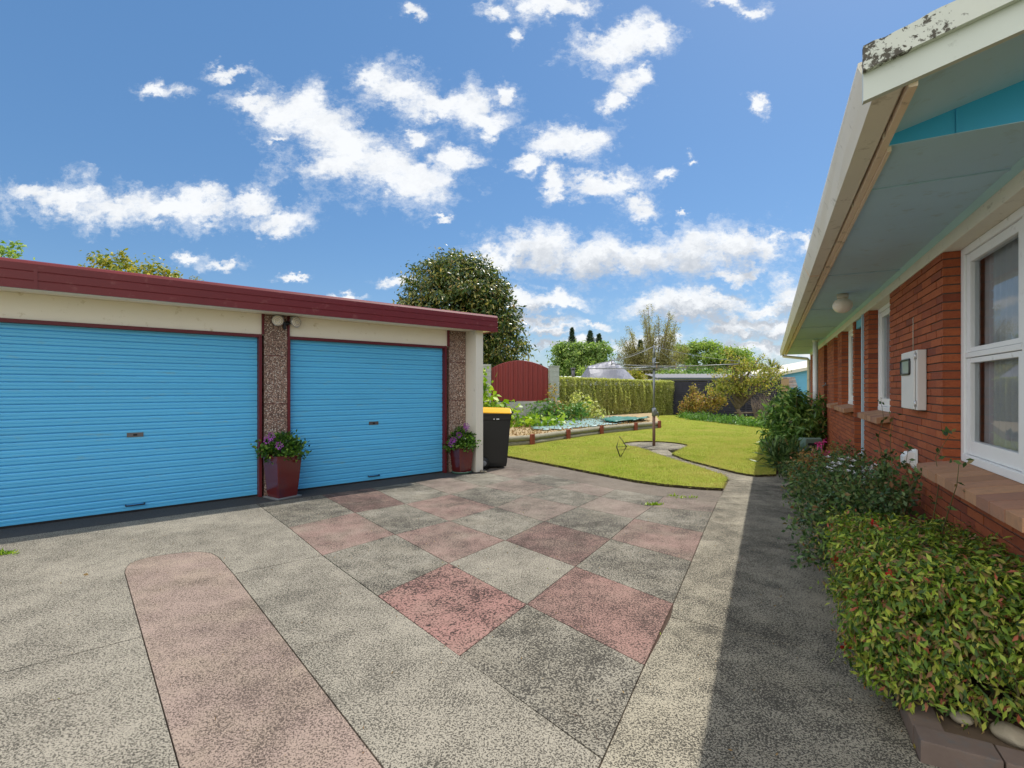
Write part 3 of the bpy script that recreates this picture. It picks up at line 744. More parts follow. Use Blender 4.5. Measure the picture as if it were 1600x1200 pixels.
# kerb of the house bed: bricks on edge, running along the path then turning to the wall
k = empty('garden_kerb', HF(2.5, .52, 0), 'low brown brick kerb edging the garden bed below the clipped bush', 'kerb')
mb = MB(HF); t_ = 2.46
while t_ < 8.9:
    L_ = random.uniform(.22, .24); mb.box(t_, t_+L_-.006, .50+random.uniform(-.004,.004), .60, -.02, .075+random.uniform(-.004,.006)); t_ += L_
mb.build('side_bricks', M['curb'], k, bevel=.006)
mb = MB(HF); d_ = .50
while d_ < 1.3:
    mb.box(2.35, 2.455, d_, d_+.232, -.02, .085+random.uniform(-.006,.006)); mb.box(2.355, 2.45, d_+.1, d_+.3, .088, .11) if False else None; d_ += .238
mb.build('end_bricks', M['curb'], k, bevel=.006)
for i, (tt, dd, r_) in enumerate([(2.56, .82, .062), (2.60, .68, .035), (2.56, .95, .055)]):
    m = MB(); bm = bmesh.new(); bmesh.ops.create_icosphere(bm, subdivisions=3, radius=r_)
    for v_ in bm.verts:
        q = v_.co.copy(); v_.co *= 1+.25*mnoise.noise(q*14+Vector((i*3,0,0))); v_.co.z *= .55
    me = bpy.data.meshes.new('garden_stone'); bm.to_mesh(me); bm.free(); me.materials.append(M['stone'])
    o = bpy.data.objects.new('garden_stone', me); COL.objects.link(o); o.location = HF(tt, dd, .075)
    prop(o, ['largest pale rough stone behind the brick kerb under the clipped bush', 'small pale stone nearest the kerb corner under the clipped bush', 'pale stone on the soil closest to the brick wall below the clipped bush'][i], 'stone')

# ================================================================== GARAGE
gar = empty('garage', GF(-2.6, 0, 0), 'cream double garage with maroon fascia and two blue roller doors', 'garage')
ZD = 2.06; ZS = 2.355
mb = MB(GF)
mb.box(-6.6, -5.42, -.10, 0, 0, ZD)                        # left of door one
mb.box(-6.6, .38, -.12, -.0, ZD+.02, ZS)                    # lintel
mb.box(.38, .525, -6.3, .32, 0, ZS)                         # end wall with its wing
mb.box(-6.6, -6.46, -6.3, -.12, 0, ZS); mb.box(-6.46, .38, -6.3, -6.16, 0, ZS)
mb.build('wall', M['cream_wall'], gar, bevel=.004)
mb = MB(GF); mb.box(-6.6, .38, .002, .012, ZD+.03, ZS-.002); mb.build('lintel_panel', M['cream'], gar)
for (a, b) in ((-2.78, -2.50), (.045, .372)):
    mb = MB(GF)
    for z0, z1 in ((0, .56), (.566, 1.188), (1.196, 1.818), (1.826, ZS-.002)):
        mb.box(a, b, -.10, .030, z0, z1)
    c_ = mb.build('pebble_column', M['pebble'], gar, bevel=.003)
    for z0 in (.56, 1.188, 1.818): MB(GF).box(a+.002, b-.002, -.05, .024, z0+.0005, z0+.0075).build('groove', M['red_frame'], c_)
def frame(a, b):
    mb = MB(GF)
    mb.box(a-.035, a, -.10, .040, 0, ZD+.03); mb.box(b, b+.035, -.10, .040, 0, ZD+.03)
    mb.box(a, b, -.06, .036, ZD-.012, ZD+.028)
    mb.build('door_frame', M['red_frame'], gar, bevel=.003)
frame(-5.40, -2.845); frame(-2.462, -.045)
for ta, tb in ((-2.81, -2.782), (-2.497, -2.47), (.010, .043)): MB(GF).box(ta, tb, -.1, .042, ZD+.03, ZS-.003).build('trim', M['red_frame'], gar)
def roller(a, b, label):
    pitch = .0762; prof = []; z = .012; 
    while z < ZD-.03:
        for dz, dn in ((0, .0), (.004, .011), (.012, .0165), (.034, .0175), (.0375, .0125), (.041, .0175), (.060, .0195), (.070, .016), (.0745, .0)):
            prof.append((-.060+dn, z+dz))
        z += pitch
    top_ = prof[-1][1]
    prof += [(-.085, top_), (-.085, .012)]
    mb = MB(GF); mb.extr(prof, a, b)
    d = mb.build('roller_door', M['bluedoor'], gar)
    d['label'] = label
    mb = MB(GF); mb.box(a, b, -.095, -.035, .0, .022); mb.build('bottom_rail', M['dark'], d)
    c = (a+b)/2
    mb = MB(GF); mb.box(c-.075, c+.075, -.045, -.037, .845, .895); mb.box(c-.02, c+.02, -.037, -.032, .858, .882, 1)
    mb.build('lock_plate', [M['doormetal'], M['dark']], d, bevel=.002)
    mb = MB(GF); mb.tube([(c-.085, -.045, .085), (c-.085, -.012, .080), (c+.085, -.012, .080), (c+.085, -.045, .085)], .009, 8)
    mb.build('handle', M['navy'], d)
    mb = MB(GF); mb.lathe([(.10, 0), (.115, .01), (.115, .02), (.1, .03)], 12, fr=lambda x, y, z: GF(c, -.12+z, 1.9+x)) if False else None
roller(-5.365+.0, -2.848, 'wide blue roller door on the left'); roller(-2.458, -.048, 'blue roller door by the end wall')
# roof: soffit, fascia in three metal boards with a rolled top, flat deck
mb = MB(GF); mb.box(-7.6, .70, -6.6, .435, ZS, ZS+.02); mb.build('soffit', M['cream'], gar)
mb = MB(GF)
mb.extr([(.435,2.338),(.462,2.338),(.462,2.412),(.458,2.416),(.458,2.419),(.464,2.423),(.464,2.498),(.460,2.502),(.460,2.505),(.466,2.509),(.466,2.575),(.452,2.600),(.425,2.612),(.380,2.612),(.380,2.600),(.435,2.59)], -7.7, .725, segs=1)
mb.box(.70, .725, -6.62, .434, 2.338, 2.60)
mb.build('fascia', M['red'], gar)
mb = MB(GF); mb.box(-7.65, .698, -6.6, .43, 2.50, 2.585); mb.build('roof', M['roofgrey'], gar)
for a in (-4.9, -1.35): MB(GF).box(a, a+.028, .4662, .4675, 2.34, 2.575).build('fascia_joiner', M['red'], gar)
mb = MB(GF); mb.box(.71,.78,-.30,-.22, 2.44,2.52); mb.build('gutter_outlet', M['white'], gar, bevel=.02)

# twin floodlight on the pebble column
fl = empty('floodlight', GF(-2.55, .08, 2.23), 'twin silver floodlight on a black bracket at the top of the pebble column', 'floodlight')
mb = MB(GF); mb.lathe([(.03,0),(.03,.02),(.012,.03)], 12, fr=lambda x,y,z: GF(-2.50+x, .03+z, 2.255+y)); mb.tube([(-2.58,.075,2.265),(-2.50,.06,2.25),(-2.42,.075,2.265)], .013, 8); mb.box(-2.56,-2.53,.05,.08,2.17,2.26)
mb.build('bracket', M['black'], fl)
for cxx, dirx in ((-2.63, -.35), (-2.42, .30)):
    zz = 2.285
    def LF(x, y, z, cxx=cxx, dirx=dirx, zz=zz):
        ca, sa = math.cos(dirx), math.sin(dirx)
        return GF(cxx+x*ca+z*sa, .085+z*ca-x*sa, zz+y-z*.35)
    mb = MB(LF); mb.lathe([(.022,-.06),(.05,-.045),(.068,-.01),(.072,.03),(.070,.036)], 20)
    h_ = mb.build('lamp_head', M['silver'], fl)
    mb = MB(LF); mb.lathe([(.064,.037),(.060,.046),(.04,.052),(.0,.054)], 20); mb.build('lens', M['globe'], h_)
    for rr in (.03, .05): MB(LF).tube([(rr*math.cos(a*math.pi/10), rr*math.sin(a*math.pi/10), .056-rr*.1) for a in range(21)], .0022, 5).build('guard_ring', M['silver'], h_)

# ================================================================== HOUSE
DW = .96; ZB = 2.25; ZSF = 2.355; TE0, TE1 = 2.43, 15.5; ROOF0, ROOF1 = 1.926, 16.4; TAN = .276
ho = empty('brick_house', HF(TE0, DW, 0), 'orange brick house with white joinery and grey blue eaves', 'house')
OPEN = [(2.62, 4.00, .945, 1.06), (5.56, 6.64, 1.15, 1.06), (6.93, 7.66, 0, 1.4), (7.80, 8.94, 1.15, 1.06), (9.42, 9.96, 1.15, 1.06), (11.06, 11.7, 0, 1.2)]
def solid(z0, z1):
    segs = []; t = TE0
    for (a, b, s_, _) in OPEN:
        if z1 > s_-.03:
            segs.append((t, a)); t = b
    segs.append((t, TE1)); return segs
mb = MB(HF); C_ = .0537; nc = int(round(ZB/C_)); 
for i in range(nc):
    z0 = i*C_+.0065 if i else .0; z1 = (i+1)*C_-.002
    z1 = min(z1, ZB-.002)
    for (a, b) in solid(i*C_, (i+1)*C_):
        first = True
        # stretcher bond on a common grid, cut at the openings
        L_ = .23; off = (i % 2)*L_/2
        k0 = math.floor((a-off)/L_); edges = [a]
        x = off+(k0+1)*L_
        while x < b-.02:
            if x > a+.02: edges.append(x)
            x += L_
        edges.append(b)
        for p_, q_ in zip(edges[:-1], edges[1:]):
            e0 = 0 if p_ == a else .003; e1 = 0 if q_ == b else .003
            j_ = random.uniform(-.0018, .0018)
            mb.box(p_+e0, q_-e1, DW+j_, DW+.10, z0, z1)
for i in range(nc):          # gable end wall
    d = DW+.103-(i % 2)*.115
    while d < 4.4:
        mb.box(TE0+random.uniform(-.001,.001), TE0+.10, max(d, DW+.103), d+.225, i*C_+.0065, min((i+1)*C_-.002, ZB+.1)); d += .23
wb = mb.build('wall', M['brick'], ho, recalc=False)
mb = MB(HF)
cuts = sorted({TE0, TE1} | {o_[0] for o_ in OPEN} | {o_[1] for o_ in OPEN})
for a, b in zip(cuts[:-1], cuts[1:]):
    s_ = 9
    for o_ in OPEN:
        if o_[0]-.001 <= a and b <= o_[1]+.001: s_ = o_[2]
    a2 = a+(.004 if any(abs(a-o_[1]) < .001 for o_ in OPEN) else 0); b2 = b-(.004 if any(abs(b-o_[0]) < .001 for o_ in OPEN) else 0)
    if s_ == 9: mb.box(a2, b2, DW+.008, DW+.094, 0, ZB-.004)
    elif s_ > 0: mb.box(a, b, DW+.008, DW+.094, 0, s_-.05)
mb.box(TE0+.008, TE0+.094, DW+.1, 8.4, 0, ZSF); mb.box(TE1-.1, TE1-.01, DW+.1, 8.4, 0, ZSF); mb.box(TE0+.1, TE1-.1, 8.3, 8.4, 0, ZSF)
mb.build('mortar', M['mortar'], wb)
# dark rooms behind the openings: inner leaf
mb = MB(HF)
mb.box(TE0+.11, TE1-.11, 3.4, 3.45, 0, ZB); mb.box(TE0+.11, TE1-.11, 1.5, 3.4, -.02, 0.0); mb.box(TE0+.11, TE1-.11, DW+.1, 8.2, ZB+.12, ZB+.14)
for tt in (4.6, 7.72, 12.0): mb.box(tt, tt+.08, 1.42, 3.4, 0, ZB)
mb.build('inner_wall', M['curtain_wall'] if 'curtain_wall' in M else M['cream_wall'], ho)
# reveals deeper than the brick leaf
for (a, b, s_, dp) in OPEN:
    if dp > 1.1:
        for r0, r1, m0, m1 in ((b, b+.1, b+.006, b+.09), (a-.1, a, a-.09, a-.006)):
            mb = MB(HF)
            for i in range(nc): mb.box(r0, r1, DW+.103, dp, i*C_+.0065, min((i+1)*C_-.002, ZB-.002))
            rv = mb.build('reveal', M['brick'], ho, recalc=False)
            MB(HF).box(m0, m1, DW+.1, dp-.01, 0, ZB-.01).build('reveal_mortar', M['mortar'], rv)
# beam over wall, soffit, cover strips
mb = MB(HF); mb.extr([(DW-.006, ZB), (DW+.22, ZB), (DW+.22, ZSF-.002), (DW-.006, ZSF-.002)], TE0, TE1, segs=1)
mb.build('beam', M['beam'], ho, bevel=.006)
mb = MB(HF); mb.box(TE0-.006, ROOF1-.06, .412, DW+.3, ZSF, ZSF+.0025); sf = mb.build('soffit', M['soffit'], ho)
for i in range(7):
    tt = 2.93+2.07*i; MB(HF).box(tt-.016, tt+.016, .424, DW-.03, ZSF-.006, ZSF-.0005).build('cover_strip', M['soffit'], sf)
mb = MB(HF); mb.extr([(DW-.034, ZSF-.001), (DW-.007, ZSF-.001), (DW-.007, ZSF-.028)], TE0, TE1); mb.build('scotia', M['aqua'], sf)
# fascia board and gutter
mb = MB(HF); mb.box(ROOF0+.026, ROOF1-.03, .385, .41, ZSF-.014, ZSF+.16)
mb.box(ROOF0+.5, ROOF1-.03, .4105, .426, ZSF-.022, ZSF-.001)
mb.build('fascia', M['tan'], ho, bevel=.003)
gp = [(.300,ZSF-.004),(.372,ZSF-.004),(.378,ZSF+.004),(.378,ZSF+.105),(.374,ZSF+.105),(.374,ZSF+.006),(.302,ZSF+.006),(.283,ZSF+.045),(.268,ZSF+.075),(.262,ZSF+.096),(.270,ZSF+.100),(.270,ZSF+.106),(.254,ZSF+.104),(.254,ZSF+.090),(.262,ZSF+.070),(.280,ZSF+.035)]
mb = MB(HF); mb.extr(gp, ROOF0+.03, ROOF1, segs=24, jit=.0012); gt = mb.build('gutter', M['gutter'], ho, recalc=True)
for tt in (4.9, 9.0, 13.2): MB(HF).extr([(b_-.002 if b_ < .32 else b_+.0, c_-.002 if c_ < ZSF+.05 else c_+.001) for b_, c_ in gp], tt, tt+.045).build('gutter_joiner', M['tan'], gt)
for i in range(18):
    tt = 2.3+i*.8; MB(HF).box(tt, tt+.02, .379, .384, ZSF-.010, ZSF+.03).build('gutter_clip', M['offwhite'], gt)
# barge boards on both gable ends
def barge(t0, t1, nm, d0, d1, z0, z1, mat):
    mb = MB(HF)
    zz = lambda d: (d-.27)*TAN
    segs = 160; vs = []; fs = []
    for i in range(segs+1):
        d = d0+(d1-d0)*i/segs
        jz = random.uniform(-.004, .005) if nm == 'barge_capping' else 0
        for (t, z) in ((t0, z0), (t1, z0), (t1, z1+jz), (t0, z1+jz)): vs.append((t, d, z+zz(d)))
    for i in range(segs):
        for k_ in range(4): fs.append((i*4+k_, i*4+(k_+1) % 4, (i+1)*4+(k_+1) % 4, (i+1)*4+k_))
    fs += [(3,2,1,0), tuple(segs*4+k_ for k_ in range(4))]
    mb.add(vs, fs); return mb.build(nm, mat, ho)
RID = 4.7
barge(ROOF0, ROOF0+.025, 'barge_board', .265, RID, 2.318, 2.425, M['barge'])
barge(ROOF0-.022, ROOF0-.001, 'barge_capping', .262, RID, 2.405, 2.482, M['peel'])
barge(ROOF1-.03, ROOF1, 'barge_board', .265, RID, 2.335, 2.44, M['barge'])
# raking soffit under the gable overhang and the blue gable wall
barge(ROOF0+.026, TE0+.05, 'raking_soffit', .412, RID, 2.355, 2.37, M['soffit'])
mb = MB(HF); GZ = ZSF+.003; mb.add([(TE0-.004,.413,GZ),(TE0-.004,.413,ZSF+.062),(TE0-.004,RID,ZSF+.02+(RID-.27)*TAN),(TE0-.004,RID,GZ),(TE0+.03,.413,GZ),(TE0+.03,.413,ZSF+.062),(TE0+.03,RID,ZSF+.02+(RID-.27)*TAN),(TE0+.03,RID,GZ)], [(0,1,2,3),(4,5,6,7),(0,1,5,4),(1,2,6,5),(2,3,7,6),(3,0,4,7)])
gw = mb.build('gable_wall', M['teal'], ho)
for i in range(8):
    d = .62+i*.33; MB(HF).box(TE0-.009, TE0-.0045, d, d+.012, GZ, ZSF+(d-.27)*TAN-.004).build('batten', M['teal'], gw)
# roof sheets
def roofsheet(sgn):
    mb = MB(HF); vs = []; fs = []; nw = 0
    T0, T1 = ROOF0-.001, ROOF1+.02; n = int((T1-T0)/.02)
    for i in range(n+1):
        t = T0+(T1-T0)*i/n; z = .010*math.sin(t*2*math.pi/.076)
        for j, d in enumerate((.305, RID) if sgn > 0 else (RID, 9.15)):
            zz = 2.470+((d-.27)*TAN if d <= RID else (RID-.27)*TAN-(d-RID)*TAN)
            vs.append((t, d, zz+z+.004)); vs.append((t, d, zz+z))
    for i in range(n):
        a = i*4; b = a+4
        fs += [(a, a+2, b+2, b), (a+1, b+1, b+3, a+3)]
        fs += [(a, b, b+1, a+1)]
    mb.add(vs, fs); return mb
mb = roofsheet(1); mb2 = roofsheet(-1)
b_ = len(mb.v); mb.v += mb2.v; mb.f += [[i+b_ for i in f] for f in mb2.f]; mb.m += mb2.m; mb.sm += mb2.sm
mb.build('roof', M['roofdark'], ho, recalc=False)

# windows
def curtain(t0, t1, z0, z1, d, parent, amp=.012, wl=.08):
    mb = MB(HF); n = int((t1-t0)/.008); vs = []; fs = []
    for i in range(n+1):
        t = t0+(t1-t0)*i/n
        o1 = amp*math.sin(t*2*math.pi/wl+1.3*math.sin(t*5)); 
        vs += [(t, d+o1*.6, z1), (t, d+o1, z0)]
    for i in range(n): fs.append((2*i, 2*i+2, 2*i+3, 2*i+1))
    mb.add(vs, fs, smooth=True); return mb.build('curtain', M['curtain'], parent, recalc=False)
def window(a, b, sill, lights, transom, fd=1.045, parts=None, mat='white'):
    """fixed frame a..b, list of light intervals"""
    e = empty('window', HF(b, fd, sill)); e.location = Vector(HF(b, fd, sill))-wloc(ho); e.parent = ho
    mb = MB(HF)
    ft = .055
    mb.box(a, a+ft, fd, fd+.08, sill+.012, ZB-.001); mb.box(b-ft, b, fd, fd+.08, sill+.012, ZB-.001)
    mb.box(a+ft, b-ft, fd+.001, fd+.08, ZB-.045, ZB-.001); mb.box(a+ft, b-ft, fd-.012, fd+.08, sill+.012, sill+.055)
    for (l0, l1), (m0, m1) in zip(lights[:-1], lights[1:]): mb.box(l1, m0, fd+.004, fd+.078, sill+.055, ZB-.045)
    if transom:
        for (l0, l1) in lights: mb.box(l0, l1, fd+.003, fd+.079, transom-.020, transom+.010)
    mb.build('frame', M[mat], e, bevel=.004)
    for (l0, l1) in lights:
        vz = [(sill+.055, transom-.020), (transom+.010, ZB-.045)] if transom else [(sill+.055, ZB-.045)]
        for k_, (z0, z1) in enumerate(vz):
            st = .062; rb = .085 if k_ == 0 else .03; tr_ = .055 if (k_ == 1 or not transom) else .032
            mb = MB(HF); f0, f1 = fd+.012, fd+.055
            mb.box(l0+.003, l0+st, f0, f1, z0+.003, z1-.003); mb.box(l1-st, l1-.003, f0, f1, z0+.003, z1-.003)
            mb.box(l0+st, l1-st, f0+.001, f1, z0+.003, z0+rb); mb.box(l0+st, l1-st, f0+.001, f1, z1-tr_, z1-.003)
            s_ = mb.build('sash', M[mat], e, bevel=.004)
            mb = MB(HF); mb.add([(l0+st-.003, fd+.034, z0+rb-.003), (l1-st+.003, fd+.034, z0+rb-.003), (l1-st+.003, fd+.034, z1-tr_+.003), (l0+st-.003, fd+.034, z1-tr_+.003)], [(3, 2, 1, 0)])
            mb.build('glass', M['glass'], s_, recalc=False)
    return e
def sill(a, b, z, d0, d1, wbr, e, slope=.03, inner=1.045):
    mb = MB(HF); t = a
    while t < b-.01:
        w_ = min(wbr, b-t); j = random.uniform(-.003, .003)
        mb.extr([(d0+j, z-slope-.058), (d0+j, z-slope-.004), (d1, z+.004), (d1, z-.055)], t+.003, t+w_-.003)
        t += wbr
    mb.build('sill', M['sill'], e, bevel=.003)
e = window(2.62, 3.995, .945, [(2.675, 3.10), (3.17, 3.94)], 1.60)
curtain(2.70, 3.93, .98, 2.22, 1.135, e); 
mb = MB(HF); mb.box(3.02, 3.30, 1.125, 1.14, 1.0, 1.27); o = mb.build('window_card', painted('pale_cream_card', lin(226, 220, 178), .7, .03), None, bevel=.008)
prop(o, 'pale cream card standing inside behind the lower glass of the big window', 'card')
sill(2.50, 4.02, .955, .83, 1.06, .155, e, .035)
for (a, b) in ((5.56, 6.64), (7.80, 8.94), (9.42, 9.96)):
    e = window(a+.005, b-.005, 1.15, [(a+.06, b-.06)], None)
    curtain(a+.08, b-.08, 1.18, 2.22, 1.10, e)
    sill(a-.03, b+.03, 1.16, .86, 1.05, .11, e, .03)
# blue side door with its pale trim
d = empty('door', (0,0,0)); d.location = Vector(HF(7.3, 1.38, 0))-wloc(ho); d.parent = ho
mb = MB(HF); mb.box(6.97, 7.62, 1.33, 1.37, .03, 1.98); mb.build('door_leaf', M['white'], d, bevel=.004)
mb = MB(HF); mb.box(6.935, 7.655, 1.32, 1.36, 2.0, ZB-.004); mb.build('head_panel', M['teal'], d)
mb = MB(HF); mb.box(6.935, 6.972, .938, .985, .0, ZB-.003); mb.build('door_trim', M['bluetrim'], d, bevel=.003)
mb = MB(HF); mb.box(6.973, 7.655, DW+.02, DW+.05, ZB-.10, ZB-.003); mb.build('head_trim', M['bluewall'], d)
d2 = empty('door', (0,0,0)); d2.location = Vector(HF(11.4, 1.18, 0))-wloc(ho); d2.parent = ho
mb = MB(HF); mb.box(11.07, 11.69, 1.15, 1.19, .03, ZB-.01); mb.build('door_leaf', M['dark'], d2)
# eave end pipework
mb = MB(HF); mb.tube([(16.3,.335,ZSF),(16.3,.345,ZSF-.05),(15.75,.90,ZSF-.16),(15.62,.93,ZSF-.20),(15.62,.93,.05)], .038, 10)
mb.build('downpipe', M['offwhite'], ho)
mb = MB(HF); mb.tube([(11.5,.80,.02),(11.5,.80,ZSF-.001)], .046, 14); mb.tube([(11.5,.80,ZSF-.05),(11.5,.80,ZSF-.002)], .054, 14); mb.build('vent_pipe', M['white'], ho)

# meter box
mbx = empty('meter_box', HF(4.55, .93, 1.45), 'white metal meter box with a small black rimmed window on the brick wall', 'meter box')
mb = MB(HF); mb.box(4.343, 4.757, .905, .956, 1.245, 1.665); mb.build('case', M['whitebox'], mbx, bevel=.006)
mb = MB(HF); mb.box(4.38, 4.75, .893, .903, 1.25, 1.66); dr = mb.build('door', M['whitebox'], mbx, bevel=.004)
mb = MB(HF)
def rrect(a, b, z0, z1, r, n=5):
    out = []
    for (cx_, cz_, s0) in ((b-r, z1-r, 0), (a+r, z1-r, 90), (a+r, z0+r, 180), (b-r, z0+r, 270)):
        for k_ in range(n+1):
            an = math.radians(s0+90*k_/n); out.append((cx_+r*math.cos(an), .889, cz_+r*math.sin(an)))
    return out
pr = rrect(4.47, 4.735, 1.50, 1.605, .02); mb.tube(pr+[pr[0]], .008, 6); mb.build('window_seal', M['black'], dr)
mb = MB(HF); mb.box(4.472, 4.733, .8895, .8925, 1.502, 1.603); mb.build('window_pane', painted('meter_glass', lin(150, 165, 165), .15, .1), dr)
for z_ in (1.29, 1.62): MB(HF).tube([(4.362, .899, z_-.02), (4.362, .899, z_+.02)], .008, 8).build('hinge', M['silver'], dr)
mb = MB(HF); mb.tube([(4.70, .955, 1.665), (4.70, .955, 1.93)], .0025, 5); mb.build('cable', M['offwhite'], mbx)
# white wall cowl
cw = empty('vent_cowl', HF(4.65, .93, .98), 'small white vent cowl low on the brick wall under the meter box', 'vent')
mb = MB(HF); mb.box(4.56, 4.70, .945, .955, .80, .95); mb.build('plate', M['white'], cw, bevel=.003)
mb = MB(HF); mb.extr([(.944,.93),(.90,.925),(.875,.89),(.875,.84),(.90,.83),(.944,.82)], 4.575, 4.685); mb.build('hood', M['white'], cw, bevel=.004)
# globe lamp under the eave
gl_ = empty('ceiling_lamp', HF(6.05, .60, ZSF), 'round cream glass globe lamp on the underside of the eave', 'lamp')
c0 = Vector(HF(6.02, .655, 0)); LFm = lambda x, y, z: (c0.x+x, c0.y+y, z)
mb = MB(LFm); mb.lathe([(.05, ZSF-.001), (.052, ZSF-.03), (.045, ZSF-.05)], 20); mb.build('lamp_base', M['offwhite'], gl_)
prof = [(.04, ZSF-.048)]+[(.088*math.cos(a_), ZSF-.118+.078*math.sin(a_)) for a_ in [math.radians(x_) for x_ in range(62, -90, -12)]]+[(.004, ZSF-.196)]
mb = MB(LFm); mb.lathe(prof, 28); mb.build('globe', M['globe'], gl_)
# outdoor tap
tp = empty('outdoor_tap', HF(10.85, .94, 1.45), 'small metal tap fixed to the far brick wall beside a dark doorway', 'tap')
mb = MB(HF); mb.tube([(10.9,.96,1.45),(10.9,.90,1.45),(10.9,.87,1.42)], .012, 8); mb.tube([(10.9,.92,1.45),(10.9,.92,1.49)], .008, 6); mb.tube([(10.86,.92,1.49),(10.94,.92,1.49)], .007, 6)
mb.build('tap_body', M['galv'], tp)
# ================================================================== POTS AND BIN
def V3(p): return np.array(p)
def potplant(name, cx, cy, ang, w0, w1, h, label, saucer, sq, seed, flowers, fr=.26):
    rs = np.random.default_rng(seed)
    e = empty(name, (cx, cy, 0), label, 'potted plant')
    Fm = rotframe(cx, cy, ang)
    mb = MB(Fm)
    if sq: mb.frustum(0, 0, 0, .018, w0+.07, w0+.07, w0+.09, w0+.09)
    else: mb.lathe([(w0*.66, 0), (w0*.74, .012), (w0*.76, .035), (w0*.73, .035), (w0*.70, .014)], 28)
    mb.build('saucer', M[saucer], e, bevel=.004 if sq else 0)
    mb = MB(Fm); z0 = .018
    n = 9; prof = []
    for i in range(n+1):
        t = i/n; wv = w0+(w1-w0)*(t**.85)
        prof.append((z0+h*t, wv))
    vs = []; fs = []
    for z, wv in prof:
        for sx, sy in ((-1,-1),(1,-1),(1,1),(-1,1)): vs.append((sx*wv/2, sy*wv/2, z))
    top = len(prof)
    for z, wv in ((z0+h, w1-.05), (z0+h-.05, w1-.06)):
        for sx, sy in ((-1,-1),(1,-1),(1,1),(-1,1)): vs.append((sx*wv/2, sy*wv/2, z))
    for i in range(top+1):
        for k_ in range(4): fs.append((i*4+k_, i*4+(k_+1)%4, (i+1)*4+(k_+1)%4, (i+1)*4+k_))
    fs.append((3,2,1,0)); m4 = (top+1)*4; 
    mb.add(vs, fs)
    mb.build('pot', M['planter'], e, bevel=.006)
    mb = MB(Fm); mb.box(-w1/2+.035, w1/2-.035, -w1/2+.035, w1/2-.035, z0+h-.08, z0+h-.045); mb.build('potting_soil', M['soil'], e)
    zt = z0+h
    blobs = [(cx, cy, zt+.08, fr, fr, .15), (cx-.08, cy-.05, zt+.05, fr*.8, fr*.8, .12), (cx+.10, cy-.06, zt+.04, fr*.7, fr*.7, .12), (cx, cy, zt+.17, fr*.5, fr*.5, .10)]
    P_, N_ = clumps(blobs, 150, 16, .07, .9)
    P_[:, 2] = np.maximum(P_[:, 2], zt-.10)
    leafobj('foliage', P_, RNG.uniform(.03, .055, len(P_)), M['l_pot'], e, .75, .35, N_)
    st = MB()
    for _ in range(14):
        a = random.uniform(0, 6.28); rr = random.uniform(.05, fr*.8)
        st.tube([(cx+.03*math.cos(a), cy+.03*math.sin(a), zt-.05), (cx+rr*math.cos(a), cy+rr*math.sin(a), zt+random.uniform(.08,.2))], .004, 5)
    st.build('stem', M['stem'], e)
    for (fx, fy, fz) in flowers:
        m = MB()
        c = (cx+fx, cy+fy, zt+fz)
        for k_ in range(16):
            a = k_*2.4; r_ = .006+.034*(k_/16)**.5
            p = Vector((c[0]+r_*math.cos(a), c[1]-.4*r_*abs(math.sin(a)), c[2]+r_*math.sin(a)*.9))
            q = Vector((math.cos(a), -.5, math.sin(a)))*.018; s_ = Vector((-math.sin(a), .2, math.cos(a)))*.009
            m.add([tuple(p), tuple(p+q*.6+s_), tuple(p+q*1.2), tuple(p+q*.6-s_)], [(0,1,2,3)])
        m.tube([(cx+fx*.5, cy+fy*.5, zt), c], .002, 4, 0)
        m.build('flower', M['violet'], e, recalc=False)
    return e
ga = math.atan2(GG[1], GG[0])
p1_ = GF(-2.615, .23, 0)
potplant('potted_plant', p1_[0], p1_[1], ga+.27, .25, .335, .53, 'large square oxblood planter of purple geraniums between the two blue doors', 'greysaucer', True, 1,
         [(-.06,-.16,.25),(-.13,-.12,.20),(.06,-.20,.14)], .21)
p2_ = GF(.175, .20, 0)
potplant('potted_plant', p2_[0], p2_[1], ga, .22, .285, .42, 'smaller oxblood planter on a round green saucer beside the garage end wall', 'greensaucer', False, 2,
         [(-.13,-.2,.10),(-.15,-.18,.06),(-.11,-.2,.13),(-.03,-.12,.20),(.07,0,.30),(.08,-.02,.34)], .19)

bx, by = -.325, 8.80
bn = empty('wheelie_bin', (bx, by, 0), 'black wheelie bin with a yellow lid standing beside the end of the garage', 'wheelie bin')
BF = rotframe(bx, by, math.radians(8))
mb = MB(BF)
vs = []; fs = []
levels = [(.03,.36,.40),(.10,.38,.43),(.50,.43,.49),(.84,.47,.54),(.845,.49,.56),(.93,.50,.57),(.935,.53,.60),(.965,.53,.60),(.965,.49,.56)]
for z, wy, lx in levels:
    for sx, sy in ((-1,-1),(1,-1),(1,1),(-1,1)): vs.append((sx*lx/2+(.0 if sx > 0 else -(z*.02)), sy*wy/2, z))
for i in range(len(levels)-1):
    for k_ in range(4): fs.append((i*4+k_, i*4+(k_+1)%4, (i+1)*4+(k_+1)%4, (i+1)*4+k_))
fs.append((3,2,1,0))
mb.add(vs, fs); mb.build('body', M['black'], bn, bevel=.016)
mb = MB(BF); mb.extr([(-.27,.968),(.27,.968),(.27,.985),(.20,1.045),(.0,1.062),(-.20,1.045),(-.27,.985)], -.31, .28, fr=lambda a,b,c: BF(a, b, c-.02*max(0, a)/.3))
lid = mb.build('lid', M['yellow'], bn, bevel=.012)
mb = MB(BF); mb.box(.278, .335, -.16, .16, .955, .985); mb.build('lid_handle', M['black'], lid, bevel=.01)
mb = MB(BF); mb.tube([(-.34,-.22,.965),(-.34,.22,.965)], .016, 10)
for s_ in (-.2, 0, .2): mb.box(-.345,-.28,s_-.012,s_+.012,.93,.975)
mb.build('handle', M['black'], bn)
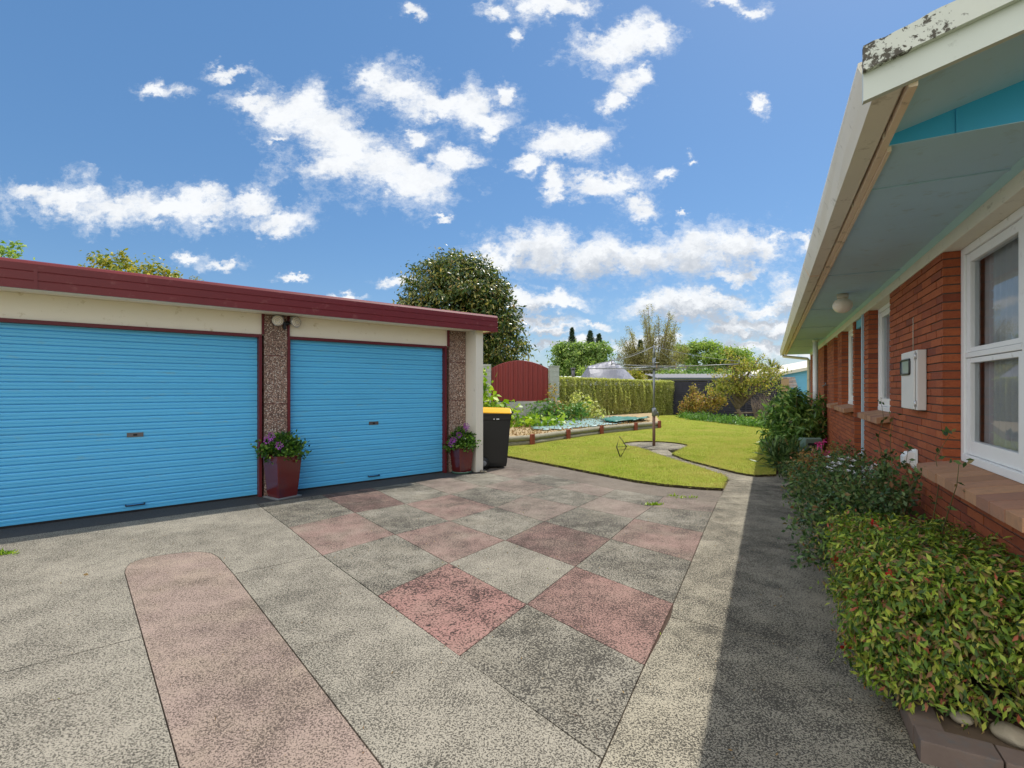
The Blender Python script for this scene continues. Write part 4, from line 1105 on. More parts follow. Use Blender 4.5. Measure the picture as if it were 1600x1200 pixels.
for s_ in (-.235, .235):
    mb = MB(lambda x, y, z, s_=s_: BF(-.20+x, s_+z, .10+y)); mb.lathe([(.05,-.025),(.095,-.025),(.10,-.015),(.10,.015),(.095,.025),(.05,.025)], 24)
    wh = mb.build('wheel', M['black'], bn)
    mb = MB(lambda x, y, z, s_=s_: BF(-.20+x, s_+z, .10+y)); mb.lathe([(.02,-.028),(.05,-.028),(.05,.028),(.02,.028)], 16); mb.build('hub', M['greysaucer'], wh)
mb = MB(BF); mb.tube([(-.20,-.24,.10),(-.20,.24,.10)], .012, 8); mb.build('axle', M['galv'], bn)
for e0_, e1_ in ((.02,.07), (-.03,-.01)): MB(BF).box(e0_,e1_,-.262,-.2565,.855,.868).build('emblem', M['white'], bn)
for i, (x_, y_, r_) in enumerate([(-.50,8.24,.035),(-.44,8.21,.028)]):
    bm = bmesh.new(); bmesh.ops.create_icosphere(bm, subdivisions=3, radius=r_)
    for v_ in bm.verts: v_.co *= 1+.3*mnoise.noise(v_.co*30+Vector((i*5,0,0))); v_.co.z *= .6
    me = bpy.data.meshes.new('pebble'); bm.to_mesh(me); bm.free(); me.materials.append(M['stone'])
    o = bpy.data.objects.new('pebble', me); COL.objects.link(o); o.location = (x_, y_, r_*.5)
    prop(o, ['larger pale stone at the foot of the garage end wall', 'smaller pale stone at the foot of the garage end wall'][i], 'stone')

# ================================================================== RAISED BED
wl_ = [(-1.72,10.12),(-.15,11.62),(.44,12.02),(1.46,13.36),(2.6,14.72),(3.92,15.96),(4.95,16.89)]
lw = empty('log_retaining_wall', (1.46, 13.36, 0), 'low grey log retaining wall with red brown pegs edging the raised bed', 'retaining wall')
for a, b in zip(wl_[:-1], wl_[1:]):
    for z, r_, o_ in ((.065, .062, 0), (.185, .070, .01)):
        L_ = math.hypot(b[0]-a[0], b[1]-a[1]); n_ = 8; pts = []; rr = []
        dx, dy = (b[0]-a[0])/L_, (b[1]-a[1])/L_
        for i in range(n_+1):
            t_ = i/n_
            pts.append((a[0]+dx*L_*t_-dy*o_, a[1]+dy*L_*t_+dx*o_, z+random.uniform(-.004,.004))); rr.append(r_*random.uniform(.95,1.05))
        mb = MB(); mb.tube(pts, rr, 12); mb.build('log', M['log'], lw)
for (x_, y_) in wl_[2:]:
    mb = MB(rotframe(x_+.05, y_-.075, .78)); mb.box(-.055, .055, -.035, .035, -.03, .285); mb.build('peg', M['post_red'], lw, bevel=.006)

def sheet(nm, poly, z, mat, label, cat, amp=.03, n=28, sc_=2.0):
    xs = [p[0] for p in poly]; ys = [p[1] for p in poly]
    X = np.linspace(min(xs), max(xs), n); Y = np.linspace(min(ys), max(ys), n)
    vs = []; ok = []
    for y in Y:
        for x in X: vs.append((x, y, z+amp*(.9+mnoise.noise(Vector((x*sc_, y*sc_, 3))))+amp*.5*mnoise.noise(Vector((x*6, y*6, 1)))))
    P_ = np.array(vs); I = inpoly(P_[:, 0], P_[:, 1], poly); fs = []
    for j in range(n-1):
        for i in range(n-1):
            q = [j*n+i, j*n+i+1, (j+1)*n+i+1, (j+1)*n+i]
            if sum(I[k_] for k_ in q) >= 3: fs.append(tuple(q))
    mb = MB(); mb.add(vs, fs, smooth=True); o = mb.build(nm, M[mat], None, recalc=False)
    s_ = o.modifiers.new('thickness', 'SOLIDIFY'); s_.thickness = .012
    return prop(o, label, cat)
sheet('ground_sheet', [G2 for G2 in [(.6,13.6),(2.0,14.6),(3.7,16.6),(5.0,18.6),(4.4,20.6),(1.5,19.0),(.4,16.0)]], .205, 'tarp', 'faded pale green ground sheet spread over the raised bed', 'tarpaulin', .035)
sheet('ground_sheet', [(3.3,16.2),(4.6,17.4),(5.2,18.6),(4.2,19.0),(3.0,17.4)], .26, 'tarp_dark', 'darker green folded sheet heaped at the end of the raised bed', 'tarpaulin', .06)
# dry litter on the soil
def litter(nm, poly, n, z, mat, L0, L1, label, cat):
    xs = [p[0] for p in poly]; ys = [p[1] for p in poly]
    x = RNG.uniform(min(xs), max(xs), n*3); y = RNG.uniform(min(ys), max(ys), n*3); k_ = inpoly(x, y, poly)
    P_ = np.stack([x[k_], y[k_], np.full(k_.sum(), z)], 1)[:n]; P_[:, 2] += RNG.uniform(0, .03, len(P_))
    o = leafobj(nm, P_, RNG.uniform(L0, L1, len(P_)), mat, None, .35, .15)
    return prop(o, label, cat, kind='stuff')
M['l_litter'] = leafmat('dry_litter', [(0, lin(120, 92, 58)), (.5, lin(178, 150, 104)), (.85, lin(140, 104, 72)), (1, lin(132, 146, 60))], .8, .1, .1)
litter('leaf_litter', [(-1.6,10.4),(-.1,11.75),(1.4,13.5),(4.9,17.0),(5.1,20),(1,19),(-4,16)], 5000, .2, M['l_litter'], .05, .11, 'dry brown leaf litter and weeds on the raised bed', 'leaf litter')
litter('bed_litter', [HF(2.52,.56,0)[:2], HF(9,.56,0)[:2], HF(9,.95,0)[:2], HF(2.52,.95,0)[:2]], 1800, .055, M['l_litter'], .02, .05, 'fallen leaves on the soil against the house wall', 'leaf litter')

# ================================================================== CLOTHES LINE
cx, cy = 3.41, 11.92
cl = empty('clothes_line', (cx, cy, 0), 'grey steel rotary clothes line standing on a round concrete pad in the lawn', 'clothes line')
mb = MB(); mb.tube([(cx,cy,0),(cx,cy,.80)], .036, 12); mb.build('lower_pole', M['bronze'], cl)
mb = MB(); mb.tube([(cx,cy,.80),(cx,cy,1.90)], .028, 12); mb.tube([(cx,cy,1.88),(cx,cy,2.12)], [.034,.040], 12); mb.tube([(cx,cy,2.12),(cx,cy,2.42)], [.040,.018], 12); mb.build('upper_pole', M['galv'], cl)
mb = MB(); mb.tube([(cx,cy,.72),(cx,cy,.92)], .050, 12); mb.tube([(cx,cy,.80),(cx+.10,cy-.02,.80)], .022, 8); mb.tube([(cx+.09,cy-.02,.80),(cx+.10,cy-.03,.70)], .012, 6); mb.box(cx-.02,cx+.06,cy-.07,cy-.03,.76,.86)
mb.build('winding_gear', M['galv'], cl)
mb = MB(); mb.tube([(cx,cy,1.86),(cx,cy,1.92)], .075, 12); mb.tube([(cx-.12,cy,2.0),(cx+.12,cy-.05,2.0)], .006, 5); mb.build('arm_hub', M['galv'], cl)
tips = []
for a in (-42, 48, 138, 228):
    a_ = math.radians(a); L_ = 1.95
    tx, ty, tz = cx+L_*math.cos(a_), cy+L_*math.sin(a_), 1.91
    tips.append((tx, ty, tz))
    mb = MB(); mb.tube([(cx,cy,1.885),(tx,ty,tz)], [.011,.009], 8); arm = mb.build('arm', M['galv'], cl)
    mb = MB(); mb.tube([(tx,ty,tz-.03),(tx,ty,tz+.10)], .010, 6); mb.build('arm_tip', M['galv'], arm)
    mb = MB(); n_ = 10; mb.tube([(cx+(tx-cx)*i/n_, cy+(ty-cy)*i/n_, 2.40+(tz+.06-2.40)*i/n_-.05*math.sin(math.pi*i/n_)) for i in range(n_+1)], .0065, 6); mb.build('stay', M['wire'], arm)
for q in range(5):
    f_ = 1-.15*q; mb = MB()
    for i in range(4):
        a, b = tips[i], tips[(i+1)%4]
        A_ = (cx+(a[0]-cx)*f_, cy+(a[1]-cy)*f_, 1.905); B_ = (cx+(b[0]-cx)*f_, cy+(b[1]-cy)*f_, 1.905)
        mb.tube([(A_[0]+(B_[0]-A_[0])*k_/6, A_[1]+(B_[1]-A_[1])*k_/6, 1.905-.03*math.sin(math.pi*k_/6)) for k_ in range(7)], .0016, 4, cap=False)
    mb.build('line', M['wire'], cl)
# pegs left on the line
pc_ = 0
for f_, i, t_ in ((1, 3, .35), (1, 3, .5), (.85, 0, .6), (1, 0, .4), (.7, 3, .7)):
    a, b = tips[i], tips[(i+1)%4]; x_ = cx+((a[0]+(b[0]-a[0])*t_)-cx)*f_; y_ = cy+((a[1]+(b[1]-a[1])*t_)-cy)*f_
    mb = MB(); z_ = 1.905-.03*math.sin(math.pi*t_); mb.box(x_-.007, x_+.007, y_-.005, y_+.005, z_-.055, z_+.015); o = mb.build('clothes_peg', M['timber'], None)
    prop(o, 'small timber peg clipped on the clothes line wires', 'clothes peg', 'pegs left on the clothes line')
# diamond shaped wire frame standing in the lawn
dx, dy = G(969.3, 716.5); e = empty('wire_frame', (dx, dy, 0), 'small dark diamond shaped rod frame standing in the lawn', 'wire frame')
k_ = dy/F
top = (dx-.01, dy+.02, .035+.40); L__ = (dx-.075, dy, .035+.195); Rr = (dx+.122, dy, .035+.205); bot = (dx, dy, .02)
mb = MB(); mb.tube([bot, L__, top, Rr, bot], .012, 8); mb.tube([(dx,dy,.05),(dx,dy,-.03)], .009, 8); mb.tube([L__, Rr], .005, 6); mb.build('rod', M['darkwire'], e)

# ================================================================== BACK BOUNDARY
# block wall and red gate
wa, wb_ = (-1.2, 18.6), (1.55, 19.0)
wd = Vector((wb_[0]-wa[0], wb_[1]-wa[1])); WLn = wd.length; wd.normalize()
def BWF(t, n, z): return (wa[0]+wd.x*t+wd.y*n, wa[1]+wd.y*t-wd.x*n, z)
bw = empty('block_wall', BWF(1.2, 0, 0), 'grey concrete block wall and gate piers behind the raised bed', 'wall')
def blocks(mb, t0, t1, z0, z1, n0, n1, bl=.39, bh=.19):
    r_ = 0; z = z0
    while z < z1-.02:
        t = t0-(bl/2 if r_ % 2 and t1-t0 > bl*1.2 else 0)
        while t < t1-.01:
            a = max(t, t0); b = min(t+bl, t1)
            if b-a > .03: mb.box(a+.003, b-.003, n0+random.uniform(-.002,.002), n1, z+.003, min(z+bh, z1)-.003)
            t += bl
        z += bh; r_ += 1
t_g0, t_g1 = .42, 2.60
mb = MB(BWF); blocks(mb, -2.5, 3.0, 0, .86, 0, .19); mb.box(-2.5, 3.0, .02, .17, 0, .85); mb.build('wall_course', M['block'], bw, bevel=.008)
mb = MB(BWF); blocks(mb, 2.62, 3.0, .862, 2.20, -.02, .20); mb.box(2.64, 2.98, .0, .18, .86, 2.19); mb.box(2.60, 3.02, -.04, .22, 2.20, 2.235); mb.build('pier', M['block'], bw, bevel=.008)
mb = MB(BWF); blocks(mb, -2.5, .40, .862, 2.28, -.02, .20); mb.box(-2.5, .38, .0, .18, .86, 2.27); mb.build('pier', M['block'], bw, bevel=.008)
gt_ = empty('arched_gate', BWF(1.5, .1, .9), 'dark red corrugated metal panel with an arched top between block piers', 'gate')
mb = MB(BWF); vs = []; fs = []; n_ = 88
for i in range(n_+1):
    t = t_g0+(t_g1-t_g0)*i/n_; s_ = (i/n_-.5)*2; zt = 2.12+.30*(1-s_*s_)
    ph = (t*1/.19) % 1; nn = .06+(.028 if ph < .55 else 0)
    vs += [(t, nn, .90), (t, nn, zt), (t, nn-.012, zt), (t, nn-.012, .90)]
for i in range(n_):
    a = i*4; b = a+4; fs += [(a, b, b+1, a+1), (a+1, b+1, b+2, a+2), (a+2, b+2, b+3, a+3), (a+3, b+3, b, a)]
fs += [(0,1,2,3), (n_*4, n_*4+1, n_*4+2, n_*4+3)]
mb.add(vs, fs); mb.build('panel', M['redgate'], gt_)
mb = MB(BWF)
mb.tube([(t_g0+(t_g1-t_g0)*i/20, .045, 2.12+.30*(1-((i/20-.5)*2)**2)) for i in range(21)], .018, 8); mb.build('top_rail', M['redgate'], gt_)

# clipped hedge
h0, h1 = (1.85, 19.7), (8.25, 25.5)
hd = Vector((h1[0]-h0[0], h1[1]-h0[1])); HL = hd.length; hd.normalize()
def HGF(t, n, z): return (h0[0]+hd.x*t+hd.y*n, h0[1]+hd.y*t-hd.x*n, z)
he = empty('hedge', HGF(HL/2, 0, 0), 'long clipped yellow green hedge behind the lawn', 'hedge')
mb = MB(HGF); mb.box(.15, HL-.15, -.95, -.20, 0, 1.50); mb.build('inner_stems', M['bark'], he)
HTOP = lambda t: 1.83-.10*t/HL
N_ = 130000
side = RNG.random(N_); t_ = RNG.uniform(0, HL, N_); z_ = RNG.random(N_); 
pts = np.zeros((N_, 3)); nrm = np.zeros((N_, 3))
front = side < .68; topm = (side >= .68) & (side < .86); endm = side >= .86
col_ = np.array([mnoise.noise(Vector((a*3.2, b*.7, 0))) for a, b in zip(t_, z_*1.8)])
col2 = np.array([mnoise.noise(Vector((a*9, b*2.0, 5))) for a, b in zip(t_, z_*1.8)])
HT = HTOP(t_)
nf = .02+.17*col_+.09*col2-np.abs(RNG.normal(size=N_))*.05+.06*np.sin(z_*3.1)
zz = z_*HT
tt = np.where(front|topm, t_, np.where(RNG.random(N_) < .7, RNG.uniform(-.05,.12,N_), RNG.uniform(HL-.1,HL+.05,N_)))
nn = np.where(front, nf, np.where(topm, RNG.uniform(-1.15,.05,N_), RNG.uniform(-1.15,.03,N_)))
zz = np.where(topm, HT+.04*col2-np.abs(RNG.normal(size=N_))*.03, zz)
px_ = h0[0]+hd.x*tt+hd.y*nn; py_ = h0[1]+hd.y*tt-hd.x*nn
P_ = np.stack([px_, py_, zz], 1)
Nn = np.where(front[:, None], np.array([hd.y, -hd.x, -.75]), np.where(topm[:, None], np.array([0, 0, 1.0]), np.array([-hd.x, -hd.y, -.4])))
leafobj('foliage', P_, RNG.uniform(.03, .085, N_), M['l_hedge'], he, .40, 0, Nn, spread=.45, flat=True)

# dark slatted fence
f0, f1 = (8.45, 25.75), (12.75, 23.5)
fd_ = Vector((f1[0]-f0[0], f1[1]-f0[1])); FL = fd_.length; fd_.normalize()
def FF(t, n, z): return (f0[0]+fd_.x*t+fd_.y*n, f0[1]+fd_.y*t-fd_.x*n, z)
fe = empty('fence', FF(FL/2, 0, 0), 'dark horizontal board fence behind the small tree', 'fence')
mb = MB(FF); z = .05
while z < 1.70:
    mb.box(-.3, FL, random.uniform(-.002,.002), .022, z, z+.080); z += .104
mb.build('boards', M['fence'], fe)
mb = MB(FF); mb.box(-.3, FL-.01, -.03, -.02, 0, 1.74); mb.build('backing', M['dark'], fe)
mb = MB(FF); mb.box(-.3, FL, -.03, .05, 1.745, 1.81); mb.build('capping_board', M['timber'] if False else M['fence'], fe)
for t in (1.6, 3.3):
    mb = MB(FF); mb.box(t, t+.09, .023, .10, 0, 1.74); mb.build('post', M['fence'], fe)
mb = MB(FF); mb.box(FL+.0, FL+.32, -.08, .12, 0, 1.83); mb.build('end_post', M['timber'], fe)

# ================================================================== NEIGHBOURS
# low grey iron roof
nb = empty('neighbour_shed', (13.5, 32, 0), 'long low shed with a grey iron roof behind the dark fence', 'shed')
mb = MB(); mb.box(9.2, 16.0, 31, 36, 0, 1.98); mb.build('wall', M['cream_wall'], nb)
def corr(mb, x0, x1, y0, z0, y1, z1, pitch=.15, amp=.02, axis='x'):
    n_ = int((x1-x0)/(pitch/4)); vs = []; fs = []
    for i in range(n_+1):
        x = x0+(x1-x0)*i/n_; a = amp*math.sin(i*math.pi/2)
        vs += [(x, y0, z0+a), (x, y1, z1+a), (x, y1, z1+a-.02), (x, y0, z0+a-.02)]
    for i in range(n_):
        a = i*4; b = a+4; fs += [(a,b,b+1,a+1), (a+2,b+2,b+3,a+3), (a,a+3,b+3,b), (a+1,b+1,b+2,a+2)]
    mb.add(vs, fs)
mb = MB(); corr(mb, 9.0, 16.3, 30.6, 2.0, 33.6, 2.34, .25, .03); mb.build('roof', M['roofgrey'], nb)
mb = MB(); mb.box(9.0, 16.3, 30.5, 30.6, 1.93, 2.03); mb.build('gutter', M['roofdark'], nb)
# blue weatherboard house
bh = empty('neighbour_house', (22, 37, 0), 'pale blue weatherboard house with a low white gable beyond the fence', 'house')
mb = MB(); z = .2
while z < 2.5:
    mb.extr([(35.98, z), (36.0, z+.15), (36.05, z+.15), (36.05, z)], 19.6, 28, fr=lambda a, b, c: (a, b, c)); z += .15
mb.box(19.6, 28, 36.05, 44, 0, 2.5); mb.build('wall', M['bluewall'], bh)
mb = MB(); vs = [(19.3,35.6,2.30),(28.3,35.6,4.0),(28.3,35.6,4.22),(19.3,35.6,2.52),(19.3,44,2.30),(28.3,44,4.0),(28.3,44,4.22),(19.3,44,2.52)]
mb.add(vs, [(0,1,2,3),(4,5,6,7),(0,1,5,4),(2,3,7,6),(0,3,7,4),(1,2,6,5)]); mb.build('roof', M['offwhite'], bh)
mb = MB(); mb.add([(19.6,36.0,2.5),(28,36.0,2.5),(28,36.0,4.0),(19.6,36.0,2.4),(19.6,36.1,2.5),(28,36.1,2.5),(28,36.1,4.0),(19.6,36.1,2.4)], [(0,1,2,3),(4,5,6,7),(2,3,7,6)]); mb.build('gable', M['bluewall'], bh)
wn_ = MB(); wn_.box(21.45, 23.4, 35.92, 36.0, 1.0, 1.95); f_ = wn_.build('window', M['white'], bh); mb = MB(); mb.box(21.6, 23.3, 35.90, 35.925, 1.1, 1.85); mb.build('pane', painted('blue_pane', lin(80, 150, 215), .2, .05), f_)
mb = MB(); 
for r_ in range(7):
    x = 18.2
    while x < 20.3:
        mb.box(x+.01, x+.29, 35.2+r_*.06, 35.26+r_*.06+.3, 1.42+r_*.11, 1.42+r_*.11+.09); x += .3
tr_ = mb.build('tiled_roof', M['tile_roof'], None); prop(tr_, 'small tiled lean to roof against the blue house', 'roof')
mb = MB(); mb.box(18.2, 20.2, 35.7, 36.0, 0, 1.4); o = mb.build('lean_to_wall', M['bluewall'], tr_)
# boat under a silver tarpaulin
bt = empty('covered_boat', (5.9, 32, 0), 'tall boat or trailer wrapped in a silver tarpaulin behind the hedge', 'covered boat')
ridge = [(4.1,30.6,1.2),(4.15,30.7,1.9),(4.75,31.0,2.75),(5.6,31.4,3.0),(6.45,31.6,3.18),(7.05,31.9,2.75),(8.0,32.2,1.95),(8.4,32.3,1.2)]
vs = []; fs = []; nr = 14
R2 = []
for i in range(len(ridge)-1):
    for k_ in range(4):
        a = Vector(ridge[i]); b = Vector(ridge[i+1]); R2.append(a.lerp(b, k_/4))
R2.append(Vector(ridge[-1]))
for i, p in enumerate(R2):
    for j in range(nr+1):
        s_ = (j/nr-.5)*2; y = p.y+s_*1.5; drop = (abs(s_)**1.6)*(p.z-1.0)
        zz_ = p.z-drop*.75+.07*mnoise.noise(Vector((p.x*1.6, y*1.6, 0)))+.04*mnoise.noise(Vector((p.x*5, y*4, 2)))
        vs.append((p.x, y, zz_))
W_ = nr+1
for i in range(len(R2)-1):
    for j in range(nr): fs.append((i*W_+j, i*W_+j+1, (i+1)*W_+j+1, (i+1)*W_+j))
mb = MB(); mb.add(vs, fs); mb.build('tarpaulin', M['silver_tarp'], bt, recalc=False)
mb = MB(); mb.box(4.6, 8.0, 30.8, 33, 0, 1.5); mb.build('hull', M['white'], bt, bevel=.2)
mb = MB(); mb.tube([(4.6,30.1,2.35),(5.9,29.9,1.55)], .01, 4); mb.build('rope', M['wire'], bt)
# white roofed house with a flue
wr = empty('white_roof_house', (3.6, 36, 0), 'long white roof with a steel flue pipe behind the hedge', 'house')
mb = MB(); mb.box(1.8, 6.8, 36, 40, 0, 2.0); mb.build('wall', M['cream_wall'], wr)
mb = MB(); corr(mb, 1.6, 6.9, 35.6, 1.95, 38, 2.28, .3, .02); mb.build('roof', M['roofwhite'], wr)
mb = MB(); mb.tube([(4.42,35.9,1.9),(4.42,35.9,2.75)], .12, 10); mb.tube([(4.42,35.9,2.75),(4.42,35.9,2.85)], .17, 10); mb.build('flue', M['doormetal'], wr)
# navy shed beside the magnolia
ns = empty('navy_shed', (0, 30, 0), 'navy blue shed with a dark iron roof under the magnolia', 'shed')
mb = MB(); mb.box(-3.2, .25, 29, 33, 0, 3.12); mb.build('wall', M['navy'], ns)
mb = MB(); corr(mb, -3.4, .45, 28.7, 3.16, 33, 3.5, .25, .03); mb.build('roof', M['roofdark'], ns)
ns2 = empty('neighbour_garage', (1, 33, 0), 'low building with a sloping green grey roof edge beyond the red gate', 'building')
mb = MB(); mb.box(.1, 1.55, 32, 37, 0, 2.65); mb.build('wall', M['cream_wall'], ns2)
mb = MB(); mb.add([(-.3,31.7,3.3),(1.85,31.7,2.66),(1.85,31.7,2.80),(-.3,31.7,3.45),(-.3,37.5,3.3),(1.85,37.5,2.66),(1.85,37.5,2.80),(-.3,37.5,3.45)], [(0,1,2,3),(4,5,6,7),(0,1,5,4),(2,3,7,6),(0,3,7,4),(1,2,6,5)]); mb.build('roof', M['roofdark'], ns2)

# ================================================================== TREES
tree('magnolia_tree', -2.9, 26, [(-.1,0,5.5,2.9,2.6,2.9),(-.1,0,6.9,1.9,1.8,1.55),(-1.9,-.2,4.6,1.6,1.6,1.4),(1.7,0,4.9,1.5,1.5,2.0),(2.5,-.3,3.7,1.1,1.1,1.6),(1.0,0,6.2,1.5,1.4,1.3),(2.1,-.5,5.9,.5,.5,.5),(-2.4,-.3,5.6,.7,.7,.6)], M['l_magnolia'],
     'large dense dark magnolia tree rising behind the garage', ncl=1100, nl=40, rc=.40, leaf=.20, trunk_h=3, r0=.28, aspect=.42, shell=.5)
tree('leafy_tree', -19.6, 25, [(-.9,0,7.0,1.1,1.2,1.1),(.2,0,6.9,1.2,1.2,1.2),(1.3,0,6.75,1.2,1.2,1.0),(1.9,0,6.9,.6,.8,.7)], M['l_autumn'], 'yellow green treetop showing above the garage roof', ncl=150, nl=26, rc=.35, leaf=.2, trunk_h=4, r0=.2)
tree('leafy_tree', -27.4, 26, [(0,0,7.4,1.6,1.6,1.7)], M['l_spread'], 'treetop at the far left corner above the garage roof', ncl=110, nl=40, rc=.35, leaf=.22, trunk_h=4, r0=.2)
tree('bare_tree', -15.9, 25, [(0,0,6.7,.35,.3,.45)], M['l_willow'], 'thin twiggy sapling top just above the garage roof', ncl=14, nl=8, rc=.2, leaf=.1, trunk_h=5, r0=.05)
tree('broadleaf_tree', 7.6, 55, [(-1.5,0,4.2,1.7,1.6,2.0),(.2,0,3.7,1.9,1.6,2.2),(1.9,0,4.4,1.5,1.5,2.0),(-.6,0,5.0,1.2,1.2,1.2),(-1.9,0,5.4,.9,.9,.9),(2.2,0,5.6,.9,.9,.9),(0,0,5.3,.8,.8,.9),(-2.2,0,2.6,1.2,1.2,1.3),(2.3,0,2.6,1.1,1.2,1.2)], M['l_green'],
     'rounded bright green tree left of the clothes line in the distance', ncl=420, nl=45, rc=.5, leaf=.30, trunk_h=2, r0=.25)
def conifer(x, y, h, w, label, z1=2):
    e = empty('conifer', (x, y, 0), label, 'conifer')
    mb = MB(); mb.tube([(x,y,0),(x,y,h)], [.3,.03], 8); mb.build('trunk', M['bark'], e)
    Ps = []
    n_ = 44
    for i in range(n_):
        z = z1+(h-z1)*i/n_; r_ = w*(1-(z-z1)/(h-z1))**1.05+.03
        for k_ in range(9):
            a = random.uniform(0, 6.28); rr = r_*random.uniform(.55, 1.1)
            m = 26; s_ = RNG.random(m)
            p = np.stack([x+np.cos(a)*rr*s_, y+np.sin(a)*rr*s_, z+.12*rr*s_*np.sin(a*3)-.1*s_], 1)+RNG.normal(size=(m, 3))*np.minimum(.16, .05+.1*r_)
            Ps.append(p)
    P_ = np.concatenate(Ps); leafobj('crown', P_, RNG.uniform(.25, .5, len(P_)), M['l_conifer'], e, .25, .3)
conifer(10.9, 90, 12.3, 3.4, 'dark narrow conifer behind the bright green tree, the left one of two')
conifer(14.2, 90, 11.8, 4.4, 'dark bushy conifer behind the bright green tree, the right one of two')
conifer(15.8, 90, 11.2, 4.0, 'dark pointed conifer touching the right one of the pair'.replace('touching', 'just right of'))
conifer(6.4, 110, 6.5, 1.6, 'tiny far conifer tip above the right gate pier')
conifer(20.2, 78, 8.8, 1.6, 'dark conifer tip at the left edge of the tall willow')
# willow like tree with upright wispy branches
x0, y0 = 12.6, 45
wt = empty('willow_tree', (x0, y0, 0), 'tall wispy olive brown willow behind the clothes line pole', 'tree')
mb = MB(); Ps = []
def wisp(p0, p1, r, nlv, sp_, m):
    p0 = Vector(p0); p1 = Vector(p1); mid = p0.lerp(p1, .5)+Vector((random.uniform(-.3,.3), 0, .2))
    mb.tube([tuple(p0), tuple(mid), tuple(p1)], [r, r*.6, r*.2], 5)
    for i in range(m):
        t = random.uniform(.25, 1.02); c = (p0.lerp(mid, t*2) if t < .5 else mid.lerp(p1, t*2-1))
        L_ = random.uniform(.25, .9); k_ = nlv
        a = np.array(c)+RNG.normal(size=3)*sp_*(1.1-t*.55)
        s_ = RNG.random(k_)[:, None]
        Ps.append(a+np.array([0,0,-L_])*s_+RNG.normal(size=(k_, 3))*.07)
tipsw = [(-2.6,6.0),(-2.0,6.9),(-1.7,6.5),(-.9,8.3),(-.35,8.6),(-.1,7.9),(.5,7.2),(.9,8.0),(1.3,8.1),(1.55,7.4),(2.2,8.0),(2.4,7.5),(2.6,6.0),(-3.1,4.6),(3.0,4.9),(0,6.9),(1.8,6.6)]
for (tx, tz) in tipsw:
    b0_ = (x0+tx*.25, y0+random.uniform(-.4,.4), 1.6+random.uniform(0,1)); wisp(b0_, (x0+tx, y0+random.uniform(-1.4,1.4), tz), .09, 14, .30, 70)
for _ in range(26):
    a = random.uniform(-2.7, 2.7); wisp((x0+a*.5, y0, 1.5), (x0+a, y0+random.uniform(-1.8,1.5), random.uniform(3.2, 6.0)), .06, 16, .45, 60)
mb.tube([(x0,y0,0),(x0+.1,y0,2.2)], [.35,.25], 8); mb.build('trunk', M['bark'], wt)
P_ = np.concatenate(Ps); leafobj('crown', P_, RNG.uniform(.10, .24, len(P_)), M['l_willow'], wt, .22, -.5)
# spreading tree with layered crown
lay = []
for (bx_, bz_, rx_) in ((-2.6,5.4,1.5),(-1.0,5.7,1.6),(.3,5.0,1.5),(-2.8,4.3,1.6),(-.9,4.4,1.7),(.9,4.0,1.5),(1.6,4.9,1.3),(2.6,4.2,1.4),(3.3,3.4,1.2),(2.2,3.2,1.3),(-2.2,3.3,1.6),(0,3.3,1.6),(4.0,2.9,.8)):
    lay.append((bx_, random.uniform(-1,1), bz_, rx_, 1.3, .42))
tree('spreading_tree', 20.6, 50, lay, M['l_spread'], 'wide spreading tree with layered crown right of the clothes line pole', ncl=480, nl=44, rc=.42, leaf=.22, trunk_h=1.8, r0=.3, shell=.8)
# cabbage palm
cp = empty('cabbage_palm', (20.9, 40, 0), 'small spiky cabbage palm above the fence end near the house corner', 'palm')
mb = MB(); mb.tube([(20.9,40,0),(20.95,40,3.0)], [.12,.09], 8); mb.tube([(19.3,40.2,0),(19.3,40.2,2.7)], .06, 6); mb.build('trunk', M['bark'], cp)
mb = MB()
for hx, hz, R0 in ((20.95, 3.05, 1.05), (20.5, 2.75, .8), (21.4, 2.8, .8)):
    for _ in range(70):
        a = random.uniform(0, 6.28); el = random.uniform(-.5, 1.4); L_ = R0*random.uniform(.8, 1.05)
        d = Vector((math.cos(a)*math.cos(el), math.sin(a)*math.cos(el), math.sin(el))); s_ = d.cross(Vector((0,0,1))).normalized()*.035
        p = Vector((hx, 40, hz)); q = p+d*L_*.55; r_ = p+d*L_+Vector((0,0,-.12*L_))
        mb.add([tuple(p-s_*.6), tuple(p+s_*.6), tuple(q+s_), tuple(q-s_), tuple(r_)], [(0,1,2,3),(3,2,4)])
mb.build('crown', M['l_palm'], cp, recalc=False)
# mixed shrubs between the roofs
for i, (x, y, r_, z, m_, lb) in enumerate([(8.0,38,1.1,2.0,'l_autumn','round yellow leaved shrub just right of the silver tarpaulin'),(9.6,40,1.3,1.9,'l_autumn','yellow green shrub under the tall willow'),
      (7.0,42,1.6,2.6,'l_spread','green shrub behind the peak of the silver tarpaulin'),(12.9,40,1.4,2.3,'l_green','pale green shrub behind the grey shed roof, nearest the pole'),(15.4,41,1.5,2.2,'l_cover','light green shrub behind the grey shed roof under the spreading tree'),(17.8,42,1.5,2.1,'l_green','round shrub at the right end of the grey shed roof'),(3.4,30.2,.9,2.0,'l_autumn','low yellow shrub left of the silver tarpaulin')]):
    if i == 6: continue
    tree('shrub', x, y, [(0,0,z-.4,r_,r_,1.2),(.5,0,z,r_*.6,.8,.7),(-.6,0,z-.1,r_*.6,.8,.7)], M[m_], lb, 'shrub', ncl=110, nl=34, rc=.35, leaf=.17, trunk_h=.8, r0=.08)
